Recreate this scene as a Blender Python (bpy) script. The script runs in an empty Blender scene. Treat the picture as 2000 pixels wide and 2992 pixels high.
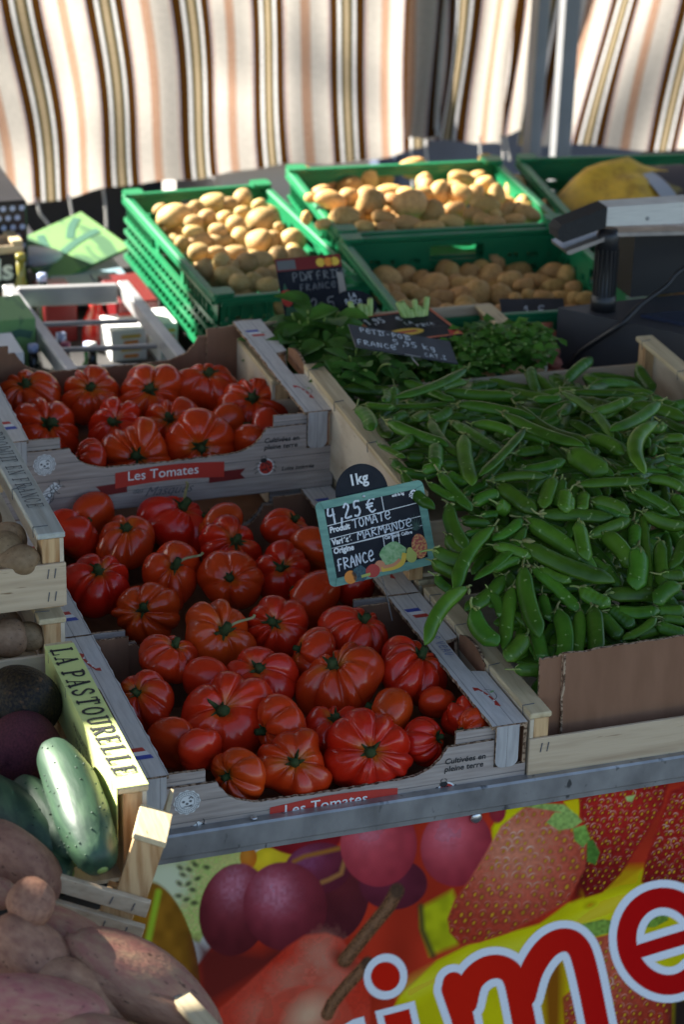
import bpy, math, random
import numpy as np
from mathutils import Vector, Matrix
SC = bpy.context.scene
COL = SC.collection
rnd = random.Random(11)
nr = np.random.default_rng(11)
R = math.radians

# ------------------------------------------------ camera, sky, sun, exposure
CAM_POS = Vector((-.4970, -1.963, 1.274))
cam_d = bpy.data.cameras.new('camera')
cam = bpy.data.objects.new('camera', cam_d)
COL.objects.link(cam)
_y, _p, _r = R(19.58), R(24.0), R(1.53)
_f = Vector((math.sin(_y)*math.cos(_p), math.cos(_y)*math.cos(_p), -math.sin(_p)))
_rt = Vector((math.cos(_y), -math.sin(_y), 0)); _up = _rt.cross(_f)
CR = math.cos(_r)*_rt + math.sin(_r)*_up
CU = -math.sin(_r)*_rt + math.cos(_r)*_up
CF = _f
_m = Matrix((CR, CU, -CF)).transposed().to_4x4(); _m.translation = CAM_POS
cam.matrix_world = _m
cam_d.sensor_fit = 'HORIZONTAL'; cam_d.sensor_width = 15.6
cam_d.lens = 7298.2*15.6/2000
cam_d.clip_start = .05; cam_d.clip_end = 2000
cam_d.dof.use_dof = True
cam_d.dof.focus_distance = 2.5
cam_d.dof.aperture_fstop = 4.6
SC.camera = cam

SUN_DIR = Vector((-1.1, 1.1, 1.02)).normalized()      # towards the sun
elev = math.asin(SUN_DIR.z); azim = math.atan2(SUN_DIR.x, SUN_DIR.y)
world = bpy.data.worlds.new('World'); SC.world = world; world.use_nodes = True
wn = world.node_tree.nodes; wl = world.node_tree.links
wn.clear()
sky = wn.new('ShaderNodeTexSky'); sky.sky_type = 'NISHITA'; sky.sun_disc = False
sky.sun_elevation = elev; sky.sun_rotation = azim
bg = wn.new('ShaderNodeBackground'); bg.inputs[1].default_value = .056
wo = wn.new('ShaderNodeOutputWorld')
wl.new(sky.outputs[0], bg.inputs[0]); wl.new(bg.outputs[0], wo.inputs[0])
sun_d = bpy.data.lights.new('sun', 'SUN'); sun_d.energy = 5.0; sun_d.angle = R(.5); sun_d.color = (1, .95, .86)
sun = bpy.data.objects.new('sun', sun_d); COL.objects.link(sun)
sun.rotation_euler = SUN_DIR.to_track_quat('Z', 'Y').to_euler()
SC.view_settings.view_transform = 'Standard'; SC.view_settings.look = 'None'
SC.view_settings.gamma = 1; SC.view_settings.exposure = 2.5
SC.view_settings.use_curve_mapping = False
SC.cycles.use_denoising = True
SC.cycles.max_bounces = 8; SC.cycles.diffuse_bounces = 3; SC.cycles.glossy_bounces = 3; SC.cycles.transmission_bounces = 4

# ------------------------------------------------ mesh helpers
class MB:
    def __init__(s): s.v = []; s.f = []; s.m = []
    def add(s, vs, fs, mi=0):
        o = len(s.v); s.v += [tuple(p) for p in vs]
        s.f += [tuple(i+o for i in f) for f in fs]
        s.m += (list(mi) if isinstance(mi, (list, tuple)) else [mi]*len(fs)); return s
    def box(s, lo, hi, mi=0, M=None, bev=0):
        x0, y0, z0 = lo; x1, y1, z1 = hi
        if bev:
            b = bev; vs = []; 
            # chamfered box: three rectangles' corners per octant
            ids = {}
            for ix in (0, 1):
                for iy in (0, 1):
                    for iz in (0, 1):
                        X = (x0, x1)[ix]; Y = (y0, y1)[iy]; Z = (z0, z1)[iz]
                        dx = b*(1-2*ix); dy = b*(1-2*iy); dz = b*(1-2*iz)
                        ids[ix, iy, iz] = len(vs)
                        vs += [(X, Y+dy, Z+dz), (X+dx, Y, Z+dz), (X+dx, Y+dy, Z)]
            fs = []
            g = lambda a, b_, c, k: ids[a, b_, c]+k
            fs += [(g(0,0,0,0), g(0,0,1,0), g(0,1,1,0), g(0,1,0,0)), (g(1,0,0,0), g(1,1,0,0), g(1,1,1,0), g(1,0,1,0)),
                   (g(0,0,0,1), g(1,0,0,1), g(1,0,1,1), g(0,0,1,1)), (g(0,1,0,1), g(0,1,1,1), g(1,1,1,1), g(1,1,0,1)),
                   (g(0,0,0,2), g(0,1,0,2), g(1,1,0,2), g(1,0,0,2)), (g(0,0,1,2), g(1,0,1,2), g(1,1,1,2), g(0,1,1,2))]
            for a in (0, 1):
                for c in (0, 1):
                    fs += [(g(a,c,0,0), g(a,c,1,0), g(a,c,1,1), g(a,c,0,1)), (g(a,0,c,0), g(a,1,c,0), g(a,1,c,2), g(a,0,c,2)), (g(0,a,c,1), g(1,a,c,1), g(1,a,c,2), g(0,a,c,2))]
            for k in ids.values(): fs.append((k, k+1, k+2))
        else:
            vs = [(x0,y0,z0),(x1,y0,z0),(x1,y1,z0),(x0,y1,z0),(x0,y0,z1),(x1,y0,z1),(x1,y1,z1),(x0,y1,z1)]
            fs = [(0,3,2,1),(4,5,6,7),(0,1,5,4),(1,2,6,5),(2,3,7,6),(3,0,4,7)]
        if M is not None: vs = [M @ Vector(p) for p in vs]
        return s.add(vs, fs, mi)
    def prism(s, poly, t, M=None, mi=(0, 0, 0)):
        """poly in local xy, from z=0 (material mi[0]) to z=t (mi[1]), sides mi[2]"""
        if isinstance(mi, int): mi = (mi, mi, mi)
        n = len(poly)
        vs = [(p[0], p[1], 0) for p in poly] + [(p[0], p[1], t) for p in poly]
        if M is not None: vs = [M @ Vector(p) for p in vs]
        fs = [tuple(range(n))[::-1], tuple(range(n, 2*n))] + [(i, (i+1) % n, (i+1) % n+n, i+n) for i in range(n)]
        return s.add(vs, fs, [mi[0], mi[1]]+[mi[2]]*n)
    def tube(s, pts, rad, n=8, mi=0, flat=1.0):
        P = [Vector(p) for p in pts]; k = len(P)
        rad = rad if isinstance(rad, (list, tuple)) else [rad]*k
        t0 = (P[1]-P[0]).normalized(); a = t0.orthogonal().normalized(); vs = []
        for i in range(k):
            t = (P[min(i+1, k-1)]-P[max(i-1, 0)]).normalized()
            a = (a - t*a.dot(t)).normalized(); b = t.cross(a)
            for j in range(n):
                th = 2*math.pi*j/n
                vs.append(P[i]+rad[i]*(math.cos(th)*a+flat*math.sin(th)*b))
        fs = [(i*n+j, i*n+(j+1) % n, (i+1)*n+(j+1) % n, (i+1)*n+j) for i in range(k-1) for j in range(n)]
        fs += [tuple(range(n))[::-1], tuple(range((k-1)*n, k*n))]
        return s.add(vs, fs, mi)
    def lathe(s, prof, n=24, M=None, mi=0):
        vs = []; k = len(prof)
        for r, z in prof:
            for j in range(n):
                th = 2*math.pi*j/n; vs.append((r*math.cos(th), r*math.sin(th), z))
        if M is not None: vs = [M @ Vector(p) for p in vs]
        fs = [(i*n+j, i*n+(j+1) % n, (i+1)*n+(j+1) % n, (i+1)*n+j) for i in range(k-1) for j in range(n)]
        fs += [tuple(range(n))[::-1], tuple(range((k-1)*n, k*n))]
        return s.add(vs, fs, mi)
    def poly(s, pts, fr, dz=0, mi=0):
        return s.add([fr(p[0], p[1], dz) for p in pts], [tuple(range(len(pts)))], mi)
    def stroke(s, pts, w, fr, dz=0, mi=0, asp=1.0):
        """flat ribbon of width w along pts, drawn in the frame fr(u,v,dz)"""
        P = [np.array(p, float) for p in pts]; k = len(P)
        if k < 2: return s
        nrm = []
        for i in range(k):
            t = P[min(i+1, k-1)]-P[max(i-1, 0)]; t = t/(np.hypot(*t)+1e-9); nrm.append(np.array((-t[1], t[0])))
        e0 = (P[0]-P[1]); e0 = e0/(np.hypot(*e0)+1e-9)*w*.3
        e1 = (P[-1]-P[-2]); e1 = e1/(np.hypot(*e1)+1e-9)*w*.3
        P[0] = P[0]+e0; P[-1] = P[-1]+e1
        vs = []
        for i in range(k):
            for sg in (1, -1):
                q = P[i]+sg*nrm[i]*w/2; vs.append(fr(q[0], q[1], dz))
        return s.add(vs, [(2*i, 2*i+1, 2*i+3, 2*i+2) for i in range(k-1)], mi)
    def build(s, name, mats, parent=None, smooth=False, loc=None):
        return link(name, s.v, s.f, mats, parent, smooth, s.m, loc)

def link(name, v, f, mats, parent=None, smooth=False, mi=None, loc=None):
    me = bpy.data.meshes.new(name)
    me.from_pydata([tuple(p) for p in v], [], f)
    for m in (mats if isinstance(mats, (list, tuple)) else [mats]): me.materials.append(m)
    if mi is not None and len(me.materials) > 1: me.polygons.foreach_set('material_index', mi)
    if smooth: me.polygons.foreach_set('use_smooth', [True]*len(me.polygons))
    me.update()
    o = bpy.data.objects.new(name, me); COL.objects.link(o)
    if parent is not None: o.parent = parent
    if loc is not None: o.location = loc
    return o
def tag(o, label=None, cat=None, group=None, kind=None):
    if label: o['label'] = label
    if cat: o['category'] = cat
    if group: o['group'] = group
    if kind: o['kind'] = kind
    return o
def thing(name, label, cat, loc=(0, 0, 0), rot=(0, 0, 0), group=None):
    o = bpy.data.objects.new(name, None); COL.objects.link(o); o.empty_display_size = .03
    o.location = loc; o.rotation_euler = rot
    return tag(o, label, cat, group)
def copy_tree(o, parent=None, **kw):
    c = o.copy(); COL.objects.link(c)
    if parent is not None: c.parent = parent
    for ch in list(o.children): copy_tree(ch, c)
    for k, v in kw.items():
        if k in ('label', 'group'): c[k] = v
        else: setattr(c, k, v)
    return c
def frame(o, u, v):
    """flat drawing frame: unit square (u,v) -> world, dz lifts off the face towards n"""
    o, u, v = Vector(o), Vector(u), Vector(v); n = u.cross(v).normalized()
    f = lambda a, b, dz=0: o+u*a+v*b+n*dz
    f.n = n; return f
def qframe(bl, br, tl):
    return frame(bl, Vector(br)-Vector(bl), Vector(tl)-Vector(bl))
AX_XZ = Matrix(((1,0,0,0),(0,0,-1,0),(0,1,0,0),(0,0,0,1)))      # local x,y -> X,Z ; local z -> -Y
AX_YZ = Matrix(((0,0,1,0),(1,0,0,0),(0,1,0,0),(0,0,0,1)))       # local x,y -> Y,Z ; local z -> X
def T(x, y, z): return Matrix.Translation((x, y, z))
def RZ(a): return Matrix.Rotation(a, 4, 'Z')
def arc(cx, cy, rx, ry, a0, a1, n=8):
    return [(cx+rx*math.cos(R(a0+(a1-a0)*i/n)), cy+ry*math.sin(R(a0+(a1-a0)*i/n))) for i in range(n+1)]
def spline(pts, n=6):
    P = [np.array(p, float) for p in pts]; out = []
    for i in range(len(P)-1):
        a, b, c, d = P[max(i-1, 0)], P[i], P[i+1], P[min(i+2, len(P)-1)]
        for k in range(n):
            t = k/n; out.append(.5*((2*b)+(c-a)*t+(2*a-5*b+4*c-d)*t*t+(-a+3*b-3*c+d)*t**3))
    out.append(P[-1]); return [tuple(p) for p in out]

# ------------------------------------------------ materials
def mat(name, col, rough=.55, metal=0, col2=None, ns=30, sc=(1, 1, 1), mix=(.35, .65), detail=4, bump=0, bs=None, var=0, hvar=0,
        spec=.5, sss=0, trans=0, attr=None, coord='Object', spots=None, coat=0):
    m = bpy.data.materials.new(name); m.use_nodes = True
    n = m.node_tree.nodes; l = m.node_tree.links
    p = n['Principled BSDF']; out = n['Material Output']
    p.inputs['Roughness'].default_value = rough; p.inputs['Metallic'].default_value = metal
    p.inputs['Specular IOR Level'].default_value = spec
    if coat: p.inputs['Coat Weight'].default_value = coat; p.inputs['Coat Roughness'].default_value = .12
    tc = n.new('ShaderNodeTexCoord'); mp = n.new('ShaderNodeMapping'); mp.inputs['Scale'].default_value = sc
    l.new(tc.outputs[coord], mp.inputs[0])
    c = n.new('ShaderNodeRGB'); c.outputs[0].default_value = (*col, 1); cs = c.outputs[0]
    if attr:
        a = n.new('ShaderNodeAttribute'); a.attribute_name = attr; cs = a.outputs['Color']
    def noise(s, d=detail):
        t = n.new('ShaderNodeTexNoise'); t.inputs['Scale'].default_value = s; t.inputs['Detail'].default_value = d
        l.new(mp.outputs[0], t.inputs['Vector']); return t
    def ramp(src, a, b):
        r = n.new('ShaderNodeMapRange'); r.inputs[1].default_value = a; r.inputs[2].default_value = b
        l.new(src, r.inputs[0]); return r.outputs[0]
    def mixc(fac, a, b, mode='MIX'):
        x = n.new('ShaderNodeMix'); x.data_type = 'RGBA'; x.blend_type = mode
        if isinstance(fac, float): x.inputs[0].default_value = fac
        else: l.new(fac, x.inputs[0])
        l.new(a, x.inputs[6])
        if hasattr(b, 'links'): l.new(b, x.inputs[7])
        else: x.inputs[7].default_value = (*b, 1)
        return x.outputs[2]
    if col2:
        cs = mixc(ramp(noise(ns).outputs[0], *mix), cs, col2)
    if spots:
        scol, sscale, lo, hi = spots
        cs = mixc(ramp(noise(sscale, 2).outputs[0], lo, hi), cs, scol)
    if var or hvar:
        oi = n.new('ShaderNodeObjectInfo'); h = n.new('ShaderNodeHueSaturation')
        r1 = n.new('ShaderNodeMapRange'); r1.inputs[3].default_value = 1-var; r1.inputs[4].default_value = 1+var
        l.new(oi.outputs['Random'], r1.inputs[0]); l.new(r1.outputs[0], h.inputs['Value'])
        if hvar:
            w = n.new('ShaderNodeMath'); w.operation = 'MULTIPLY'; w.inputs[1].default_value = 7.31
            fr = n.new('ShaderNodeMath'); fr.operation = 'FRACT'
            l.new(oi.outputs['Random'], w.inputs[0]); l.new(w.outputs[0], fr.inputs[0])
            r2 = n.new('ShaderNodeMapRange'); r2.inputs[3].default_value = .5-hvar; r2.inputs[4].default_value = .5+hvar
            l.new(fr.outputs[0], r2.inputs[0]); l.new(r2.outputs[0], h.inputs['Hue'])
        l.new(cs, h.inputs['Color']); cs = h.outputs[0]
    l.new(cs, p.inputs['Base Color'])
    if bump:
        b = n.new('ShaderNodeBump'); b.inputs['Strength'].default_value = bump; b.inputs['Distance'].default_value = .002
        l.new(noise(bs or ns*2, 5).outputs[0], b.inputs['Height']); l.new(b.outputs[0], p.inputs['Normal'])
    if sss:
        p.inputs['Subsurface Weight'].default_value = sss; p.inputs['Subsurface Scale'].default_value = .004
        p.inputs['Subsurface Radius'].default_value = (1, .3, .15)
    if trans:
        td = n.new('ShaderNodeBsdfTranslucent'); ms = n.new('ShaderNodeMixShader'); ms.inputs[0].default_value = trans
        l.new(cs, td.inputs[0]); l.new(p.outputs[0], ms.inputs[1]); l.new(td.outputs[0], ms.inputs[2]); l.new(ms.outputs[0], out.inputs[0])
    m['nodes_color'] = name
    return m
WOOD_Y = mat('pale_wood_along_y', (.60, .48, .29), .65, col2=(.40, .29, .16), ns=9, sc=(14, 1, 14), mix=(.42, .75), bump=.25, spots=((.24, .15, .08), 22, .70, .76), spec=.25)
WOOD_X = mat('pale_wood_along_x', (.55, .42, .28), .65, col2=(.38, .27, .17), ns=9, sc=(1, 14, 14), mix=(.42, .75), bump=.25, spots=((.24, .15, .08), 22, .70, .76), spec=.25)
WOOD_Z = mat('orange_end_wood', (.62, .40, .20), .65, col2=(.36, .18, .07), ns=16, sc=(10, 10, 1), mix=(.4, .7), bump=.3, spec=.25)
PLY = mat('thin_white_plywood', (.62, .52, .38), .7, col2=(.46, .36, .25), ns=7, sc=(10, 2, 6), mix=(.4, .7), bump=.15, spots=((.25, .17, .1), 30, .70, .78), spec=.2)
KRAFT = mat('brown_kraft_board', (.25, .128, .075), .85, col2=(.215, .108, .062), ns=60, sc=(1, 1, .2), bump=.12, spec=.15)
KEDGE = mat('corrugated_cut_edge', (.42, .29, .19), .9, col2=(.09, .05, .03), ns=260, mix=(.42, .58), bump=.5, spec=.1)
GALV = mat('galvanised_steel', (.40, .39, .38), .42, metal=.6, col2=(.22, .215, .21), ns=22, sc=(1.6, 1, 1), mix=(.35, .75), bump=.10, spots=((.09, .09, .09), 60, .64, .74))
STEEL = mat('bright_steel', (.62, .62, .62), .3, metal=.9, col2=(.45, .45, .46), ns=40)
ALU = mat('white_aluminium', (.46, .46, .45), .4, metal=.5, col2=(.34, .34, .34), ns=14)
BLACKP = mat('black_plastic', (.012, .012, .014), .4)
DARKBOX = mat('dark_grey_plastic', (.050, .048, .052), .5, col2=(.036, .035, .038), ns=12)
GREENP = mat('green_plastic', (.010, .20, .075), .38, col2=(.008, .16, .06), ns=8, trans=.12, spec=.5)
WHITEP = mat('white_print', (.72, .72, .70), .6)
BLACKI = mat('black_ink', (.018, .018, .02), .7)
GREYI = mat('grey_ink', (.12, .12, .12), .8)
CHALK = mat('white_chalk_pen', (.74, .76, .78), .8, col2=(.5, .53, .56), ns=400)
REDI = mat('red_print', (.46, .035, .022), .5)
DREDI = mat('dark_red_print', (.16, .012, .012), .5)
BLUEI = mat('blue_print', (.03, .06, .34), .5)
ORANGEI = mat('orange_print', (.75, .25, .03), .6)
YELLOWI = mat('yellow_print', (.70, .45, .05), .6)
LGREENI = mat('green_print', (.22, .42, .14), .6)
SLATE = mat('chalkboard_black', (.008, .010, .016), .6, col2=(.014, .016, .022), ns=60, spec=.2)
def planks(name, col, dark, axis, pitch, streak):
    """printed white-washed plank pattern: dark seams every pitch, stretched grain"""
    m = mat(name, col, .6, col2=dark, ns=7, sc=streak, mix=(.3, .78), bump=.06, spec=.3, detail=8)
    n = m.node_tree.nodes; l = m.node_tree.links; p = n['Principled BSDF']
    src = p.inputs['Base Color'].links[0].from_socket
    tc = n.new('ShaderNodeTexCoord'); sx = n.new('ShaderNodeSeparateXYZ'); l.new(tc.outputs['Object'], sx.inputs[0])
    a = n.new('ShaderNodeMath'); a.operation = 'MULTIPLY'; a.inputs[1].default_value = 1/pitch; l.new(sx.outputs[axis], a.inputs[0])
    b = n.new('ShaderNodeMath'); b.operation = 'FRACT'; l.new(a.outputs[0], b.inputs[0])
    r = n.new('ShaderNodeMapRange'); r.inputs[1].default_value = .0; r.inputs[2].default_value = .07; r.inputs[3].default_value = .8; r.inputs[4].default_value = 0
    l.new(b.outputs[0], r.inputs[0])
    x = n.new('ShaderNodeMix'); x.data_type = 'RGBA'; l.new(r.outputs[0], x.inputs[0]); l.new(src, x.inputs[6]); x.inputs[7].default_value = (.05, .045, .045, 1)
    l.new(x.outputs[2], p.inputs['Base Color']); return m
PLANKZ = planks('printed_grey_planks', (.43, .36, .315), (.25, .205, .18), 2, .0215, (3, 3, 40))
PLANKX = planks('printed_pale_planks', (.63, .60, .555), (.48, .455, .42), 0, .0175, (50, 5, 5))

# ------------------------------------------------ lettering
def text_part(s, fr, parent, m, size=.7, x=0, y=0, bold=0, shear=0, dz=.0006, name='lettering', align='LEFT', sx=1):
    c = bpy.data.curves.new('t', 'FONT'); c.body = s; c.size = size; c.offset = bold; c.shear = shear; c.align_x = align; c.resolution_u = 3
    o = bpy.data.objects.new('t', c); COL.objects.link(o)
    me = bpy.data.meshes.new_from_object(o.evaluated_get(bpy.context.evaluated_depsgraph_get()))
    vs = [fr(x+v.co.x*sx, y+v.co.y, dz) for v in me.vertices]; fs = [tuple(p.vertices) for p in me.polygons]
    bpy.data.objects.remove(o); bpy.data.curves.remove(c); bpy.data.meshes.remove(me)
    return link(name, vs, fs, m, parent)
O_ = arc(.32, .5, .3, .48, 80, 440, 12)
HAND = {'T': [[(0, .93), (.72, 1)], [(.4, .97), (.34, 0)]], 'O': [O_], 'M': [[(0, 0), (.12, 1), (.38, .42), (.66, 1), (.74, 0)]],
 'A': [[(0, 0), (.36, 1), (.66, 0)], [(.1, .36), (.58, .4)]], 'R': [[(.05, 0), (.1, 1)], [(.1, .98), (.5, .92), (.54, .68), (.1, .5), (.64, 0)]],
 'N': [[(.04, 0), (.08, 1), (.55, .04), (.62, 1)]], 'D': [[(.06, .02), (.06, 1), (.45, .86), (.62, .5), (.42, .1), (.06, .02)]],
 'E': [[(.08, .48), (.62, .6), (.52, .96), (.22, .92), (.04, .45), (.26, .02), (.68, .18)]], 'F': [[(.1, -.05), (.12, .6), (.2, 1), (.6, .98)], [(.0, .48), (.5, .52)]],
 'C': [[(.6, .84), (.34, .99), (.06, .55), (.24, .06), (.62, .14)]], 'I': [[(.1, 1), (.6, 1)], [(.35, 1), (.33, 0)], [(.1, 0), (.6, .02)]],
 'P': [[(.08, 0), (.1, 1), (.52, .92), (.56, .62), (.1, .46)]], 'S': [[(.56, .86), (.3, 1), (.08, .76), (.5, .36), (.36, .02), (.04, .14)]],
 '-': [[(.1, .5), (.5, .52)]], ',': [[(.3, .12), (.2, -.22)]], '.': [[(.2, .02), (.3, .08)]],
 '4': [[(.12, 1), (.02, .45), (.6, .5)], [(.56, .86), (.54, -.1)]], '2': [[(.06, .78), (.3, 1), (.54, .74), (.06, .06), (.64, .08)]],
 '5': [[(.62, 1), (.14, .97), (.1, .58), (.42, .62), (.56, .32), (.34, .02), (.04, .1)]], '9': [[(.56, .8), (.3, 1), (.08, .74), (.3, .52), (.56, .8), (.5, .3), (.2, .0)]],
 '1': [[(.1, .72), (.36, 1), (.34, 0)]], 'K': [[(.08, 1), (.06, 0)], [(.56, .66), (.1, .36), (.6, 0)]], 'G': [[(.54, .6), (.3, .7), (.08, .4), (.3, .12), (.54, .5), (.5, -.2), (.16, -.3)]],
 'V': [[(0, 1), (.3, 0), (.6, 1)]], 'U': [[(.05, 1), (.08, .2), (.3, 0), (.52, .2), (.56, 1)]], 'L': [[(.1, 1), (.08, 0), (.56, .04)]],
 '€': [[(.7, .84), (.44, 1), (.16, .7), (.16, .3), (.4, .0), (.72, .14)], [(-.02, .6), (.56, .62)], [(-.02, .4), (.5, .42)]], ' ': []}
def write_strokes(mb, s, fr, x, y, h, w, font=HAND, adv=.86, th=.12, slope=0, dz=.0008, wob=.03):
    for i, ch in enumerate(s):
        for k, st in enumerate(font.get(ch, [])):
            pts = st
            if font is HAND:
                pts = [(a+rnd.uniform(-wob, wob), b+rnd.uniform(-wob, wob)) for a, b in st]
                wd = th*h
                if len(pts) > 2: pts = spline(pts, 3)
            else: pts, wd = st[0], st[1]*h*SLABW
            mb.stroke([(x+a*w, y+slope*(x+a*w)+b*h) for a, b in pts], wd, fr, dz+(i*3+k)*2e-5)
        x += w*adv*(.55 if ch in ',. I' else 1)
    return x
SLABW = 1.0
def _s(pts, w): return (pts, w)
_th, _tn, _sf = .2, .09, .1
def _serif(x, y, w=.3): return _s([(x-w/2, y), (x+w/2, y)], _sf)
SLAB = {'L': [_s([(.2, 0), (.2, 1)], _th), _serif(.2, 1), _s([(.05, .03), (.72, .03)], _sf), _s([(.7, .0), (.7, .28)], _tn)],
 'A': [_s([(.1, 0), (.4, 1)], _tn), _s([(.4, 1), (.68, 0)], _th), _s([(.2, .34), (.56, .34)], _tn), _serif(.1, .02), _serif(.68, .02, .34)],
 'P': [_s([(.2, 0), (.2, 1)], _th), _serif(.2, .02, .36), _serif(.16, .98), _s(spline([(.2, .97), (.55, .95), (.7, .73), (.55, .5), (.2, .47)], 4), .14)],
 'S': [_s(spline([(.62, .78), (.5, .96), (.26, .95), (.14, .75), (.35, .55), (.6, .38), (.64, .18), (.46, .03), (.22, .06), (.12, .26)], 4), .15)],
 'T': [_s([(.4, 0), (.4, 1)], _th), _s([(.05, .96), (.75, .96)], _sf), _serif(.4, .02, .4), _s([(.06, .98), (.06, .74)], _tn), _s([(.74, .98), (.74, .74)], _tn)],
 'O': [_s(arc(.42, .5, .31, .46, 0, 360, 18), .16)], 'U': [_s([(.18, 1), (.18, .3), (.25, .1), (.42, .03), (.6, .1), (.66, .3), (.66, 1)], .15), _serif(.18, .98), _serif(.66, .98)],
 'R': [_s([(.2, 0), (.2, 1)], _th), _serif(.2, .02, .36), _serif(.16, .98), _s(spline([(.2, .97), (.55, .95), (.68, .76), (.55, .55), (.2, .5)], 4), .13), _s([(.4, .5), (.72, .02)], .17), _serif(.74, .02, .22)],
 'E': [_s([(.2, 0), (.2, 1)], _th), _s([(.05, .97), (.68, .97)], _sf), _s([(.05, .03), (.7, .03)], _sf), _s([(.2, .5), (.52, .5)], _tn), _s([(.67, .98), (.67, .76)], _tn), _s([(.69, .02), (.69, .26)], _tn), _s([(.52, .62), (.52, .38)], _tn)],
 'N': [_s([(.15, 0), (.15, 1)], _tn), _s([(.12, 1), (.66, 0)], _th), _s([(.68, 0), (.68, 1)], _tn), _serif(.15, .02), _serif(.68, .98)],
 'F': [_s([(.2, 0), (.2, 1)], _th), _s([(.05, .97), (.68, .97)], _sf), _serif(.2, .02, .36), _s([(.2, .5), (.52, .5)], _tn), _s([(.67, .98), (.67, .76)], _tn)],
 'C': [_s(spline([(.66, .74), (.56, .94), (.36, .96), (.14, .7), (.14, .3), (.36, .03), (.58, .08), (.68, .26)], 4), .15), _s([(.66, .7), (.66, .96)], _tn)],
 'I': [_s([(.35, 0), (.35, 1)], _th), _serif(.35, .02, .36), _serif(.35, .98, .36)], ' ': []}
def mframe(bl, br, tl):
    """metric frame: returns (frame in metres, width, height)"""
    bl, br, tl = Vector(bl), Vector(br), Vector(tl)
    u = (br-bl); w = u.length; u = u/w; v = tl-bl; v = v-u*v.dot(u); h = v.length
    return frame(bl, u, v/h), w, h

# ================================================= SETTING
ASPH = mat('asphalt', (.055, .053, .05), .9, col2=(.03, .03, .03), ns=60, bump=.3)
mb = MB(); mb.add([(-150, -150, -.82), (150, -150, -.82), (150, 150, -.82), (-150, 150, -.82)], [(0, 1, 2, 3)])
tag(mb.build('market_street', ASPH), kind='structure')

# stall table: top, galvanised front rail, legs
tab = thing('stall_table', 'long stall table with a galvanised steel front rail carrying the tomato and pea crates', 'table', (.8, .9, -.82))
def tb(mb, name, m, **k):
    o = mb.build(name, m, tab, **k); o.location = (-.8, -.9, .82); return o
PLAIN = mat('dark_stained_board', (.035, .032, .03), .8, col2=(.02, .02, .02), ns=10)
mb = MB(); mb.box((.0, .002, -.022), (1.9, 1.86, -.002)); tb(mb, 'tabletop', PLAIN)
mb = MB()
pr = [(-.004, -.03), (.0015, -.03), (.0015, .0385), (-.0125, .0405), (-.0145, .0385), (-.0145, .0165), (-.0125, .0145), (-.0125, .0095), (-.004, .0085)]
M_ = Matrix(((0,0,1,0),(1,0,0,0),(0,1,0,0),(0,0,0,1)))
mb.prism(pr, 1.93, T(-.012, 0, 0) @ M_); rail = tb(mb, 'front_rail', GALV)
for rx, rz in ((.118, .0408), (.62, .0395)):
    mb = MB(); mb.lathe([(.0036, 0), (.0036, .0009), (.0022, .0016), (.0004, .0019)], 14, T(rx, -.0062, rz)); tb(mb, 'rail_rivet', STEEL, smooth=True)
for lx in (.05, 1.84):
    for ly in (.06, 1.78):
        mb = MB(); mb.box((lx-.02, ly-.02, -.82), (lx+.02, ly+.02, -.0225)); tb(mb, 'leg', GALV)
# side trestle carrying the left-hand crates
tre = thing('side_trestle', 'plain board trestle under the wooden crates at the left edge', 'table', (-.45, .25, -.82))
def trb(mb, name, m): o = mb.build(name, m, tre); o.location = (.45, -.25, .82); return o
mb = MB(); mb.box((-.9, -.10, .03), (-.014, .60, .05)); trb(mb, 'tabletop', PLAIN)
for lx in (-.86, -.05):
    for ly in (-.06, .55):
        mb = MB(); mb.box((lx-.02, ly-.02, -.82), (lx+.02, ly+.02, .0295)); trb(mb, 'leg', WOOD_Z)

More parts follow.
